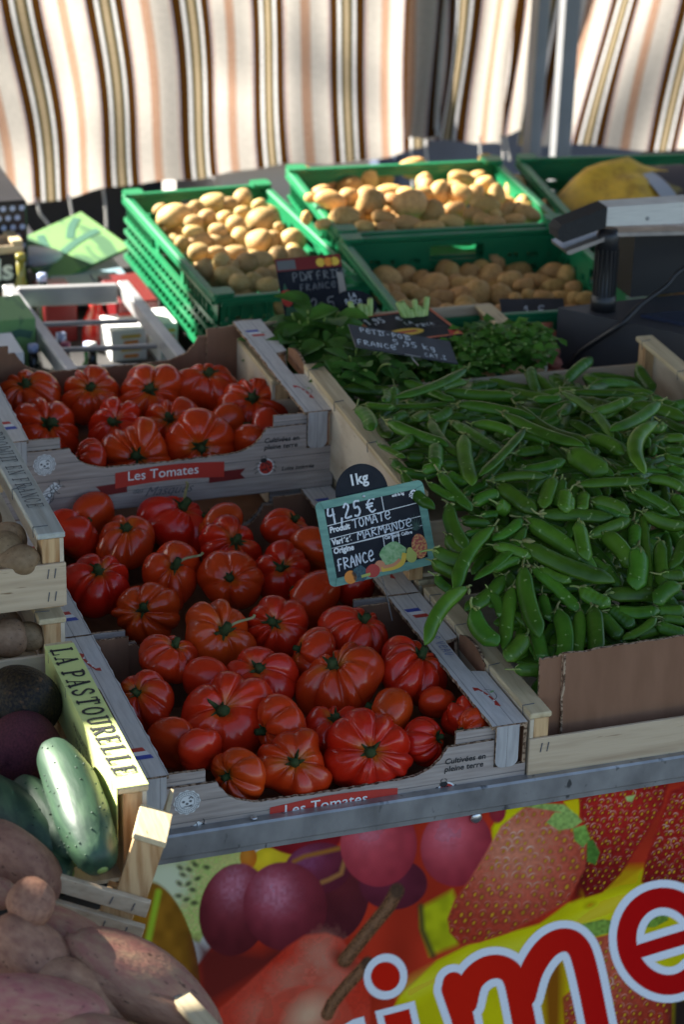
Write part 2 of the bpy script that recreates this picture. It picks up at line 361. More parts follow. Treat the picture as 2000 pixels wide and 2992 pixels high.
# ------------------------------------------------- printed banner
HB = np.array([[7206.426, -228.719, 921.867], [-352.841, -7273.328, 6014.744], [0.306, -0.407, 2.353]])   # print layout -> banner plane
def banner_art(px, py):
    n = px.size
    def val(s, seed):
        g = np.random.default_rng(seed).random((64, 64)); x = px/s; y = py/s
        xi = np.floor(x).astype(int); yi = np.floor(y).astype(int); fx = x-xi; fy = y-yi
        fx = fx*fx*(3-2*fx); fy = fy*fy*(3-2*fy); g_ = lambda a, b: g[a % 64, b % 64]
        return (g_(xi, yi)*(1-fx)+g_(xi+1, yi)*fx)*(1-fy)+(g_(xi, yi+1)*(1-fx)+g_(xi+1, yi+1)*fx)*fy
    N1 = val(90, 1); N2 = val(26, 2); N3 = val(8, 3)
    c = np.zeros((n, 3)); c[:] = (.34, .036, .022); c *= (.75+.5*N1)[:, None]
    def sm(d, a): return np.clip(.5-d/(2*a), 0, 1)
    def put(d, col, a=3, k=1.0):
        w = (sm(d, a)*k)[:, None]; c[:] = c*(1-w)+np.asarray(col)*w
    def ell(cx, cy, rx, ry, ang=0):
        ca, sa = math.cos(R(ang)), math.sin(R(ang)); dx = px-cx; dy = py-cy
        x = (dx*ca+dy*sa)/rx; y = (-dx*sa+dy*ca)/ry; q = np.sqrt(x*x+y*y)
        return (q-1)*min(rx, ry), x, y, q
    def segd(P):
        d = np.full(n, 1e9)
        for (x0, y0), (x1, y1) in zip(P[:-1], P[1:]):
            vx, vy = x1-x0, y1-y0; L = vx*vx+vy*vy+1e-9
            t = np.clip(((px-x0)*vx+(py-y0)*vy)/L, 0, 1); d = np.minimum(d, np.hypot(px-x0-t*vx, py-y0-t*vy))
        return d
    def polyd(P):
        ins = np.zeros(n, bool); Q = list(P)+[P[0]]
        for (x0, y0), (x1, y1) in zip(Q[:-1], Q[1:]):
            if y0 != y1: ins ^= ((y0 > py) != (y1 > py)) & (px < (x1-x0)*(py-y0)/(y1-y0)+x0)
        d = segd(Q); return np.where(ins, -d, d)
    def fruit(cx, cy, rx, ry, ang, dark, lite, hx=-.3, hy=-.4, hs=.9, bloom=None, nz=.25):
        d, x, y, q = ell(cx, cy, rx, ry, ang); h = np.exp(-((x-hx)**2+(y-hy)**2)/hs**2)
        col = np.asarray(dark)*(1-h)[:, None]+np.asarray(lite)*h[:, None]; col *= (1-nz/2+nz*N2)[:, None]
        if bloom: col = col+np.asarray(bloom)*(np.exp(-((x-hx)**2+(y-hy)**2)/.16)*(.5+N3*.8))[:, None]
        put(d, col, 3)
        return d, x, y, q
    Z7 = lambda x, y: (400+x/1.96, 2250+y/1.96); Z8 = lambda x, y: (1200+x/1.96, 2250+y/1.96)
    z7 = lambda L: [Z7(*p) for p in L]; z8 = lambda L: [Z8(*p) for p in L]
    # white corner, kiwi slice and kiwi skin
    put(polyd(z7([(-300, 0), (760, 0), (800, 520), (360, 1100), (0, 1500), (-300, 1500)])), (.62, .62, .58), 6)
    kd, kx, ky, kq = ell(*Z7(160, 640), 230, 250, 20)
    kg = np.exp(-(kq/.33)**4)[:, None]; rays = (.8+.4*val(7, 5)*(.5+N3))[:, None]
    put(polyd(z7([(-250, 250), (600, 455), (610, 560), (360, 990), (330, 980), (80, 760), (-250, 760)])), np.array((.42, .50, .16))*rays*(1-kg)+np.array((.70, .72, .42))*kg, 5)
    put(polyd(z7([(420, 470), (600, 455), (610, 560), (520, 640)])), (.50, .55, .17), 30, .6)
    g7 = np.random.default_rng(4)
    for sx, sy in [(335, 540), (400, 556), (245, 650), (295, 652), (320, 685), (285, 740), (265, 600), (350, 620), (300, 570), (240, 720), (250, 560), (330, 760)]:
        X, Y = Z7(sx, sy); put(ell(X, Y, 11, 7, g7.uniform(-40, 40))[0], (.03, .025, .02), 4, .85)
    fruit(*Z7(150, 1090), 100, 235, -12, (.10, .042, .010), (.25, .115, .022), .1, -.5, 1.0, nz=.45)
    put(segd(z7([(125, 700), (60, 1000), (20, 1300)]))-9, (.30, .42, .05), 6)
    put(polyd(z7([(330, 960), (420, 1000), (720, 1040), (1000, 900), (900, 1050), (600, 1250), (380, 1380), (350, 1300)])), (.09, .015, .013), 26, .9)
    # orange and dark grapes at the top
    fruit(*Z7(800, 540), 80, 55, 0, (.55, .25, .04), (.75, .45, .06)); fruit(*Z7(640, 500), 25, 35, 0, (.5, .12, .03), (.6, .2, .05))
    fruit(*Z7(930, 350), 125, 70, 5, (.16, .012, .015), (.26, .03, .035))
    fruit(*Z7(1150, 730), 90, 130, 15, (.06, .012, .015), (.10, .018, .02), hx=0, hy=-.6)
    fruit(*Z7(1040, 560), 100, 75, -10, (.08, .014, .02), (.16, .03, .05), bloom=(.05, .03, .06))
    fruit(*Z7(1470, 650), 100, 75, 0, (.075, .014, .02), (.12, .022, .035)); fruit(*Z7(1300, 330), 60, 40, 0, (.18, .02, .025), (.22, .03, .03))
    put(segd(z7([(900, 520), (960, 490), (1160, 445)]))-6, (.28, .11, .03), 5); put(segd(z7([(1190, 520), (1170, 590), (1100, 625), (1060, 640)]))-6, (.3, .13, .05), 5)
    fruit(*Z7(1385, 425), 112, 122, 0, (.20, .022, .03), (.46, .08, .09), hs=1.1, bloom=(.10, .07, .09))
    fruit(*Z7(560, 800), 102, 137, 12, (.075, .012, .014), (.25, .045, .055), -.15, -.5, .8, bloom=(.15, .11, .14))
    fruit(*Z7(850, 780), 122, 130, -8, (.085, .013, .016), (.29, .05, .065), -.2, -.35, .85, bloom=(.17, .13, .16))
    # red apples with stems
    ap = z7([(330, 1480), (520, 1330), (860, 1010), (960, 945), (1080, 930), (1170, 960), (1230, 1040), (1290, 1090), (1340, 1200), (1330, 1700), (300, 1700)])
    put(polyd(ap), np.array((.42, .040, .026))*(1-N1*.25)[:, None]*(.85+.3*N3)[:, None]+np.array((.50, .17, .12))*(N1*.25)[:, None], 5)
    for e, k in (((1050, 1040), .8), ((1120, 1180), .6), ((880, 1200), .6), ((700, 1400), .5), ((1000, 1290), .4)):
        d = ell(*Z7(*e), 55, 42, -50)[0]; put(d+18*(N2-.5)+10*(N3-.5), (.60, .27, .19), 30, k*.6)
    put(ell(*Z7(960, 1500), 150, 135, -30)[0], np.array((.44, .075, .05))*(.8+.4*N2)[:, None], 6, .85); put(ell(*Z7(985, 1400), 60, 40, -40)[0], (.72, .42, .28), 30, .7)
    put(ell(*Z7(1180, 1080), 40, 25, 30)[0], (.10, .02, .012), 14, .8)
    for P, w in ((z7([(1490, 690), (1440, 780), (1330, 910), (1190, 1085)]), 21), (z7([(1322, 1105), (1210, 1220), (1120, 1330), (1090, 1395)]), 19)):
        d = segd(P); put(d-w, np.array((.11, .05, .025))*(.5+1.1*val(5, 9))[:, None], 4); put(d-w*.3, (.27, .15, .09), 9, .5)
        put(ell(P[0][0], P[0][1], w, w*1.1)[0], (.05, .03, .02), 6, .8)
    # yellow bananas
    by = z8([(-60, 1290), (150, 1090), (340, 1000), (740, 880), (900, 760), (1200, 650), (1330, 560), (1400, 580), (1700, 480), (1700, 1700), (-300, 1700)])
    put(polyd(by), np.array((.66, .47, .03))*(1-.3*N1)[:, None], 5); put(segd(z8([(0, 1270), (360, 1080), (800, 960), (1300, 690)]))-24, (.76, .60, .10), 30, .6)
    put(polyd(z8([(540, 215), (640, 200), (660, 230), (470, 430), (470, 330)])), (.62, .45, .035), 6); put(polyd(z8([(880, 180), (970, 160), (960, 300)])), (.66, .5, .03), 4)
    put(polyd(z8([(1180, 560), (1330, 550), (1320, 660), (1000, 740), (980, 700)])), (.42, .26, .012), 16, .8)
    put(polyd(z8([(60, 790), (240, 690), (330, 900), (270, 1000), (110, 1060), (60, 900)])), np.array((.34, .33, .03))*(.8+.4*N2)[:, None], 10)
    put(segd(z8([(60, 780), (70, 920), (130, 1060)]))-7, (.05, .04, .015), 8); put(ell(*Z8(1030, 770), 14, 7, -20)[0], (.3, .13, .02), 7, .8)
    put(polyd(z8([(1500, 560), (1700, 500), (1700, 700), (1400, 720)])), (.10, .05, .02), 40, .9)
    fruit(*Z8(265, 440), 105, 116, 10, (.20, .022, .03), (.44, .085, .095), -.3, -.3, .9, bloom=(.09, .06, .08)); fruit(*Z8(500, 225), 25, 40, 0, (.2, .02, .03), (.25, .04, .04))
    # strawberries
    def berry(P, dark, lite, seed, sp, lx, ly):
        d = polyd(P); w = np.exp(-(((px-lx)/150)**2+((py-ly)/150)**2))[:, None]
        put(d, np.asarray(dark)*(1-w)+np.asarray(lite)*w, 4)
        g = np.random.default_rng(seed); xs = [p[0] for p in P]; ys = [p[1] for p in P]; ca, sa = math.cos(R(-58)), math.sin(R(-58)); ox, oy = np.mean(xs), np.mean(ys); D = max(max(xs)-min(xs), max(ys)-min(ys))*.75
        c[:] = np.where((d < 4)[:, None], c*(.86+.28*N3)[:, None], c)
        n_ = int(D/sp)+1
        for i in range(-n_, n_+1):
            for j in range(-n_, n_+1):
                a_ = (i+.5*(j % 2))*sp+g.uniform(-.24, .24)*sp; b_ = j*sp*.78+g.uniform(-.22, .22)*sp
                qx = ox+a_*ca-b_*sa; qy = oy+a_*sa+b_*ca; s_ = sp*g.uniform(.8, 1.1)
                k = (np.abs(px-qx) < sp) & (np.abs(py-qy) < sp) & (d < -5)
                if not k.any(): continue
                ux = (px[k]-qx)*ca+(py[k]-qy)*sa; uy = -(px[k]-qx)*sa+(py[k]-qy)*ca
                dd = np.hypot(ux/1.2, uy); th_ = np.arctan2(py[k]-qy, px[k]-qx)
                pit = np.clip(1.25-dd/(s_*.36), 0, 1)*.45; lw_ = math.exp(-((qx-lx)/130)**2-((qy-ly)/130)**2); rim = np.exp(-((dd-s_*.36)/(s_*.08))**2)*np.clip(-np.sin(th_+g.uniform(-1.2, .8)), 0, 1)**1.5*g.uniform(.0, .9)*(.18+.75*lw_)
                see = np.clip(1.5-np.hypot(ux/1.5, uy)/(s_*.13), 0, 1)*.85; cc = c[k]
                cc = cc*(1-pit[:, None]*.75); cc = cc*(1-rim[:, None])+np.array((.74, .44, .34))*rim[:, None]; cc = cc*(1-see[:, None])+np.array((.50, .27, .04))*g.uniform(.6, 1.1)*see[:, None]; c[k] = cc
    berry(z8([(960, 150), (1100, 60), (1480, 60), (1450, 200), (1330, 400), (1200, 600), (1100, 700), (1000, 730), (960, 600), (1000, 400)]), (.13, .010, .010), (.36, .03, .025), 2, 22, *Z8(1180, 200))
    berry(z8([(1490, 120), (1700, 40), (1700, 620), (1400, 670), (1320, 640), (1340, 540)]), (.12, .010, .010), (.30, .025, .02), 3, 22, *Z8(1520, 300))
    put(polyd(z8([(960, 420), (1020, 430), (980, 720), (930, 740)])), (.05, .006, .006), 16, .9)
    berry(z8([(640, 220), (740, 205), (880, 235), (970, 320), (1012, 420), (1000, 560), (900, 750), (700, 860), (560, 935), (400, 990), (290, 1003), (225, 930), (212, 850), (250, 750), (350, 610), (430, 480), (520, 320)]), (.30, .04, .025), (.62, .19, .12), 1, 31, *Z8(600, 430))
    berry(z8([(1040, 960), (1150, 930), (1500, 1330), (1500, 1700), (900, 1700), (870, 1300), (990, 1200)]), (.26, .03, .02), (.45, .10, .06), 4, 27, *Z8(1080, 1100))
    put(polyd(z8([(1490, 1290), (1700, 1290), (1700, 1700), (1480, 1700)])), (.02, .012, .01), 20)
    put(polyd(z8([(750, 1110), (880, 1090), (870, 1500), (770, 1500)])), (.20, .07, .012), 18)
    for L, col in ((([620, 205], [760, 190], [880, 195], [960, 260], [920, 290], [860, 240], [740, 220]), (.24, .33, .10)), (([780, 300], [830, 240], [950, 250], [985, 290], [930, 330], [850, 345]), (.22, .31, .09)),
                   (([930, 330], [1000, 310], [1030, 390], [985, 440], [940, 400]), (.16, .27, .06)), (([1010, 400], [1045, 395], [1085, 470], [1060, 540], [1010, 520]), (.07, .15, .03)), (([1230, 150], [1290, 140], [1270, 180], [1240, 175]), (.3, .4, .14)),
                   (([980, 880], [1100, 850], [1180, 860], [1170, 920], [1060, 950], [1010, 930]), (.16, .24, .05)), (([720, 920], [780, 900], [840, 880], [740, 940]), (.1, .2, .03)), (([1340, 900], [1380, 830], [1480, 810], [1480, 860], [1400, 900]), (.14, .22, .04))):
        put(polyd(z8(L)), np.asarray(col)*(.7+.6*N3)[:, None], 3)
    # lettering: white outline under red strokes
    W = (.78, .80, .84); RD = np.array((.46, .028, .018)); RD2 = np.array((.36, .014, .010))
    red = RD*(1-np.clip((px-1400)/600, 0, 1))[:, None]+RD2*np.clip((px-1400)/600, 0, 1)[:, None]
    def ep(cx, cy, rx, ry, a0, a1, ang): return [(cx+rx*math.cos(R(t))*math.cos(R(ang))-ry*math.sin(R(t))*math.sin(R(ang)), cy+rx*math.cos(R(t))*math.sin(R(ang))+ry*math.sin(R(t))*math.cos(R(ang))) for t in np.linspace(a0, a1, 40)]
    letters = [
     [(66, z8([(250, 1222), (300, 1420), (360, 1750)])), (66, z8([(243, 1255), (300, 1420)])), (68, spline(z8([(318, 1330), (352, 1210), (430, 1140), (520, 1128), (590, 1180), (630, 1330), (700, 1700)]), 5)), (68, spline(z8([(655, 1290), (700, 1140), (780, 1020), (870, 972), (950, 1000), (1000, 1120), (1080, 1500)]), 5))],
     [(58, z8(ep(1462, 978, 222, 252, 10, -296, -18))), (40, z8([(1290, 1042), (1660, 930)]))]]
    for S in letters:
        D_ = [segd(P)-w/1.96 for w, P in S]; d = np.minimum.reduce(D_)
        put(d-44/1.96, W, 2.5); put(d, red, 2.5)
    d = ell(*Z7(1425, 1180), 63, 67, 20)[0]; put(d, W, 2.5); d = ell(*Z7(1425, 1180), 43, 43, 0)[0]; put(d, red, 2.5)
    ist = polyd(z7([(1365, 1378), (1590, 1318), (1700, 1800), (1460, 1800)])); put(ist, W, 2.5); put(polyd(z7([(1412, 1402), (1560, 1362), (1660, 1800), (1500, 1800)])), red, 2.5)
    put(polyd(z7([(1180, 1460), (1240, 1425), (1300, 1408), (1320, 1500), (1200, 1600)])), W, 2.5)
    g_ = c.mean(1, keepdims=True); c[:] = g_+(c-g_)*1.12
    return np.clip(np.where(c > .5, c, c*1.22), .004, .86)
def make_banner():
    x0, x1, z0, z1, y = -.03, .72, -.34, .012, -.008
    nx, nz = 600, 300
    X, Z = np.meshgrid(np.linspace(x0, x1, nx), np.linspace(z0, z1, nz))
    q = HB @ np.stack([X.ravel(), Z.ravel(), np.ones(X.size)])
    colr = banner_art(q[0]/q[2], q[1]/q[2])
    me = bpy.data.meshes.new('printed_sheet')
    V = np.stack([X.ravel(), np.full(X.size, y)+.0007*np.sin(X.ravel()*23+4*Z.ravel())+.0004*np.sin(X.ravel()*61-Z.ravel()*30), Z.ravel()], -1)
    i = (np.arange(nz-1)[:, None]*nx+np.arange(nx-1)).ravel()
    F = np.stack([i, i+1, i+nx+1, i+nx], -1)
    me.vertices.add(len(V)); me.vertices.foreach_set('co', V.ravel().astype(np.float32))
    me.loops.add(F.size); me.loops.foreach_set('vertex_index', F.ravel().astype(np.int32))
    me.polygons.add(len(F)); me.polygons.foreach_set('loop_start', np.arange(0, F.size, 4, dtype=np.int32)); me.polygons.foreach_set('loop_total', np.full(len(F), 4, np.int32))
    me.update(calc_edges=True); me.polygons.foreach_set('use_smooth', np.ones(len(F), bool))
    a = me.color_attributes.new('print', 'FLOAT_COLOR', 'POINT')
    a.data.foreach_set('color', np.concatenate([colr, np.ones((len(colr), 1))], 1).ravel().astype(np.float32))
    me.materials.append(mat('glossy_vinyl_print', (.5, .5, .5), .28, attr='print', spec=.22))
    root = thing('printed_banner', 'glossy banner printed with big fruit and red white-edged letters below the steel rail', 'banner', (.35, -.008, -.34))
    o = bpy.data.objects.new('printed_sheet', me); COL.objects.link(o); o.parent = root; o.location = (-.35, .008, .34)
    mb = MB(); mb.box((-.03, -.0055, -.34), (.72, -.0042, .006)); o = mb.build('backing_panel', WHITEP, root); o.location = (-.35, .008, .34)
    Mx = T(.3468, -.0085, .0035) @ Matrix.Rotation(R(90), 4, 'X')
    mb = MB(); mb.lathe([(.0062, 0), (.0062, .001), (.004, .0026), (.0006, .0032)], 16, Mx); o = mb.build('rivet', STEEL, root, smooth=True); o.location = (-.35, .008, .34)
make_banner()

# ------------------------------------------------- striped cloth at the back, poles
def stripe_mat():
    m = bpy.data.materials.new('striped_awning_cloth'); m.use_nodes = True
    n = m.node_tree.nodes; l = m.node_tree.links; p = n['Principled BSDF']; out = n['Material Output']
    uv = n.new('ShaderNodeUVMap'); sx = n.new('ShaderNodeSeparateXYZ'); l.new(uv.outputs[0], sx.inputs[0])
    fr = n.new('ShaderNodeMath'); fr.operation = 'FRACT'; l.new(sx.outputs[0], fr.inputs[0])
    rp = n.new('ShaderNodeValToRGB'); l.new(fr.outputs[0], rp.inputs[0]); cr = rp.color_ramp; cr.interpolation = 'CONSTANT'
    cream = (.45, .41, .36); brown = (.045, .018, .003); olive = (.030, .026, .005); tan = (.27, .21, .13); white = (.54, .53, .52); orng = (.30, .10, .03); blue = (.26, .26, .34); sal = (.28, .12, .06); pk = (.42, .29, .21)
    seq = [(0, cream), (.008, orng), (.018, cream), (.026, blue), (.038, brown), (.140, white), (.180, olive), (.220, tan), (.296, olive), (.336, white), (.376, brown), (.478, blue), (.490, cream), (.498, orng), (.508, cream),
           (.690, sal), (.703, pk), (.722, sal), (.735, pk), (.754, sal), (.767, pk), (.786, sal), (.800, cream)]
    cr.elements[0].position = seq[0][0]; cr.elements[0].color = (*seq[0][1], 1)
    cr.elements[1].position = seq[-1][0]; cr.elements[1].color = (*seq[-1][1], 1)
    for pos, c in seq[1:-1]:
        e = cr.elements.new(pos); e.color = (*c, 1)
    tn = n.new('ShaderNodeTexNoise'); tn.inputs['Scale'].default_value = 60; mp = n.new('ShaderNodeMapping'); mp.inputs['Scale'].default_value = (.35, 2.2, 1)
    l.new(uv.outputs[0], mp.inputs[0]); l.new(mp.outputs[0], tn.inputs['Vector'])
    mr = n.new('ShaderNodeMapRange'); mr.inputs[1].default_value = .3; mr.inputs[2].default_value = .8; mr.inputs[3].default_value = 1.05; mr.inputs[4].default_value = .85; l.new(tn.outputs[0], mr.inputs[0])
    h = n.new('ShaderNodeHueSaturation'); l.new(mr.outputs[0], h.inputs['Value']); l.new(rp.outputs[0], h.inputs['Color'])
    l.new(h.outputs[0], p.inputs['Base Color']); p.inputs['Roughness'].default_value = .9; p.inputs['Specular IOR Level'].default_value = .1
    td = n.new('ShaderNodeBsdfTranslucent'); ms = n.new('ShaderNodeMixShader'); ms.inputs[0].default_value = .42
    l.new(h.outputs[0], td.inputs[0]); l.new(p.outputs[0], ms.inputs[1]); l.new(td.outputs[0], ms.inputs[2]); l.new(ms.outputs[0], out.inputs[0])
    return m
STRIPE = stripe_mat()
def cloth(name, label, x0, x1, zt, hem, y, lean, fold, per=.160, ph=0, nx=160, nz=26, cat='curtain'):
    """hanging cloth: hem(s) gives the bottom height, lean(s) the sideways drift of the weave towards the hem"""
    vs = []; uvs = []
    for j in range(nz+1):
        t = j/nz
        for i in range(nx+1):
            s = i/nx; zb = hem(s); z = zt+(zb-zt)*t; drop = zt-z
            x = x0+(x1-x0)*s+lean(s)*drop
            yy = y+fold(s, drop)
            vs.append((x+.012*math.sin(13*drop+5*s)*drop*(.4+.6*math.sin(3.1*s+.6)**2), yy, z)); uvs.append((((x1-x0)*s)/per+ph, drop))
    fs = [(j*(nx+1)+i, (j+1)*(nx+1)+i, (j+1)*(nx+1)+i+1, j*(nx+1)+i+1) for j in range(nz) for i in range(nx)]
    o = link(name, vs, fs, STRIPE, None, True)
    ul = o.data.uv_layers.new(name='UVMap')
    ul.data.foreach_set('uv', [c for lp in o.data.loops for c in uvs[lp.vertex_index]])
    tag(o, label, cat, 'striped cloths hanging behind the crates')
    return o
CY = 2.4
foldA = lambda s, d: .014*math.sin(19*s+2.0*d)*min(1, d*2.5)+.006*math.sin(47*s)
curtA = cloth('hanging_cloth', 'widest striped cloth, left of the grey poles with its hem sloping up to the right', .18, 1.20, .62,
   lambda s: -.092+.052*s-.004*math.sin(9*s), CY, lambda s: .16-.14*s, lambda s, d: foldA(s, d)+.010*math.sin(16*d+8*s)*max(0, 1-3*s), ph=.02)
curtB = cloth('hanging_cloth', 'narrower striped cloth just left of the grey poles with its left edge folded over dark', 1.165, 1.40, .62,
   lambda s: -.004-.028*s, CY-.035, lambda s: -.03-.05*s, lambda s, d: .008*math.sin(14*s+1), ph=.55, nx=60)
curtC = cloth('hanging_cloth', 'striped cloth on the right edge, right of the grey poles', 1.50, 2.15, .62,
   lambda s: -.045-.055*s, CY, lambda s: -.16-.04*s, lambda s, d: .016*math.sin(15*s+6*d)*min(1, d*3)+.012*math.sin(13*d+3*s), ph=.18, nx=100)
curtD = cloth('hanging_cloth', 'thin sliver of striped cloth showing between the two grey poles', 1.415, 1.475, .62,
   lambda s: -.05+.02*s, CY+.05, lambda s: -.07, lambda s, d: .004*math.sin(9*s), ph=.30, nx=20)
# folded-over left edge of cloth B: a second layer
mb = MB(); vs = []
o = cloth('folded_edge', '', 1.16, 1.235, .62, lambda s: -.003-.003*s, CY-.045, lambda s: -.03, lambda s, d: .004*math.sin(8*s), ph=.72, nx=16)
o.parent = curtB
for k in ('label', 'category', 'group'):
    if k in o: del o[k]
THREAD = mat('pale_thread', (.62, .60, .56), .9)
for par, P in ((curtA, [(.565, 2.388, -.08, .10), (.50, 2.388, -.085, .06), (.44, 2.388, -.088, .05), (.41, 2.388, -.09, .045), (1.17, 2.385, -.045, .08), (1.20, 2.385, -.04, .06)]), (curtB, [(1.30, 2.36, -.02, .09), (1.345, 2.36, -.022, .045), (1.355, 2.36, -.024, .04)])):
    for x, y, z, L in P:
        k = rnd.uniform(-.02, .03)
        mb = MB(); mb.tube(spline([(x, y, z+.01), (x+.004, y-.002, z-L*.35), (x+.003+k*.5, y-.003, z-L*.7), (x+k, y, z-L)], 4), [.0022]*13, 5); mb.build('loose_thread', THREAD, par, True)
POLE = mat('grey_painted_pole', (.24, .245, .25), .5, col2=(.18, .185, .19), ns=8)
def pole(label, x, w, dp, y):
    r = thing('canopy_pole', label, 'pole', (x, y, -.82), (0, R(.5), 0), 'grey poles holding the canopy')
    mb = MB(); mb.box((-w/2, -dp/2, .02), (w/2, dp/2, 2.30), bev=.002); mb.build('shaft', POLE, r)
    mb = MB(); mb.box((-.07, -.07, 0), (.07, .07, .0195)); mb.build('foot_plate', GALV, r)
pole('left grey pole with a pale sunlit side beside the folded cloth', 1.386, .024, .04, CY-.08)
pole('right grey pole, darker, beside the right-hand striped cloth', 1.447, .032, .03, CY-.08)

# canopies overhead out of view, added and outlined to shape the shade on the stall
CANV = mat('shade_sheet_canvas', (.42, .34, .26), .9, trans=.06)
def canopy(label, P, z, posts, drop=.0):
    r = thing('unseen_shade_canopy', label, 'canopy', (P[0][0], P[0][1], z), group='unseen canopies added for shade')
    mb = MB(); mb.prism([(x-P[0][0], y-P[0][1]) for x, y in P], .006); mb.build('canvas', CANV, r)
    for x, y in posts:
        mb = MB(); mb.box((x-P[0][0]-.02, y-P[0][1]-.02, -.82-z), (x-P[0][0]+.02, y-P[0][1]+.02, -.003)); mb.build('post', POLE, r)
ZC = 1.5
canopy('wide unseen canvas canopy over the tomato stall, outlined to shape its shade', [(-1.435, -.35), (2.6, -.35), (2.6, 3.15), (-.44, 3.15), (-.44, 2.80), (-1.435, 2.80)], ZC, [(2.5, -.25), (2.5, 3.0)])
canopy('unseen canvas canopy added on the left, notched to let sun patches through', [(-3.6, -.6), (-1.438, -.6), (-1.438, 1.195), (-1.60, 1.20), (-1.60, 1.217), (-1.438, 1.22), (-1.438, 1.262), (-1.63, 1.268), (-1.63, 1.29), (-1.438, 1.292), (-1.438, 1.322), (-1.60, 1.325), (-1.615, 1.42), (-1.59, 1.498), (-1.438, 1.502), (-1.438, 2.80), (-3.6, 2.80)], ZC+.02, [(-3.5, -.5), (-1.6, 2.7)])  # added sheet, its edge slots let sun patches onto the left crates
# plane tree across the street: its boughs throw soft shade on the cloths
tr = thing('street_tree', 'leafy street tree across the market street behind the cloths', 'tree', (-7.5, 10.2, -.82))
BARK = mat('grey_bark', (.16, .13, .10), .9, col2=(.10, .08, .06), ns=12, bump=.5)
mb = MB(); mb.tube(spline([(0, 0, 0), (.05, .02, 2), (-.02, .0, 4.2), (.1, -.1, 6.0), (.05, 0, 7.4)], 5), [.20-.0085*i for i in range(21)], 10); mb.build('trunk', BARK, tr, True)
_g = np.random.default_rng(12); cl = []
for k in range(9):
    a = k*2.4; e = Vector((1.9*math.cos(a), 1.7*math.sin(a), 6.1+.20*k)); mb = MB(); mb.tube(spline([(0, 0, 4.3+.3*k), e*.5+Vector((0, 0, 2.4+.15*k)), e], 4), [.07, .065, .06, .055, .05, .045, .035, .025, .015], 6); mb.build('limb', BARK, tr, True)
    cl += [e, e*.6+Vector((0, 0, 2.75+.06*k)), e+Vector((_g.uniform(-.5, .5), _g.uniform(-.5, .5), -.35))]
mb = MB()
for c in cl[::2]:
    for q in range(70):
        p = c+Vector(_g.normal(0, .33, 3)); u = Vector(_g.normal(0, 1, 3)).normalized(); w = u.orthogonal().normalized(); L = _g.uniform(.06, .11)
        mb.add([p, p+u*L*.5+w*L*.4, p+u*L, p+u*L*.5-w*L*.4], [(0, 1, 2, 3)])
mb.build('crown', mat('tree_leaves', (.05, .11, .02), .6, col2=(.08, .14, .03), ns=3, trans=.3), tr)['kind'] = 'stuff'
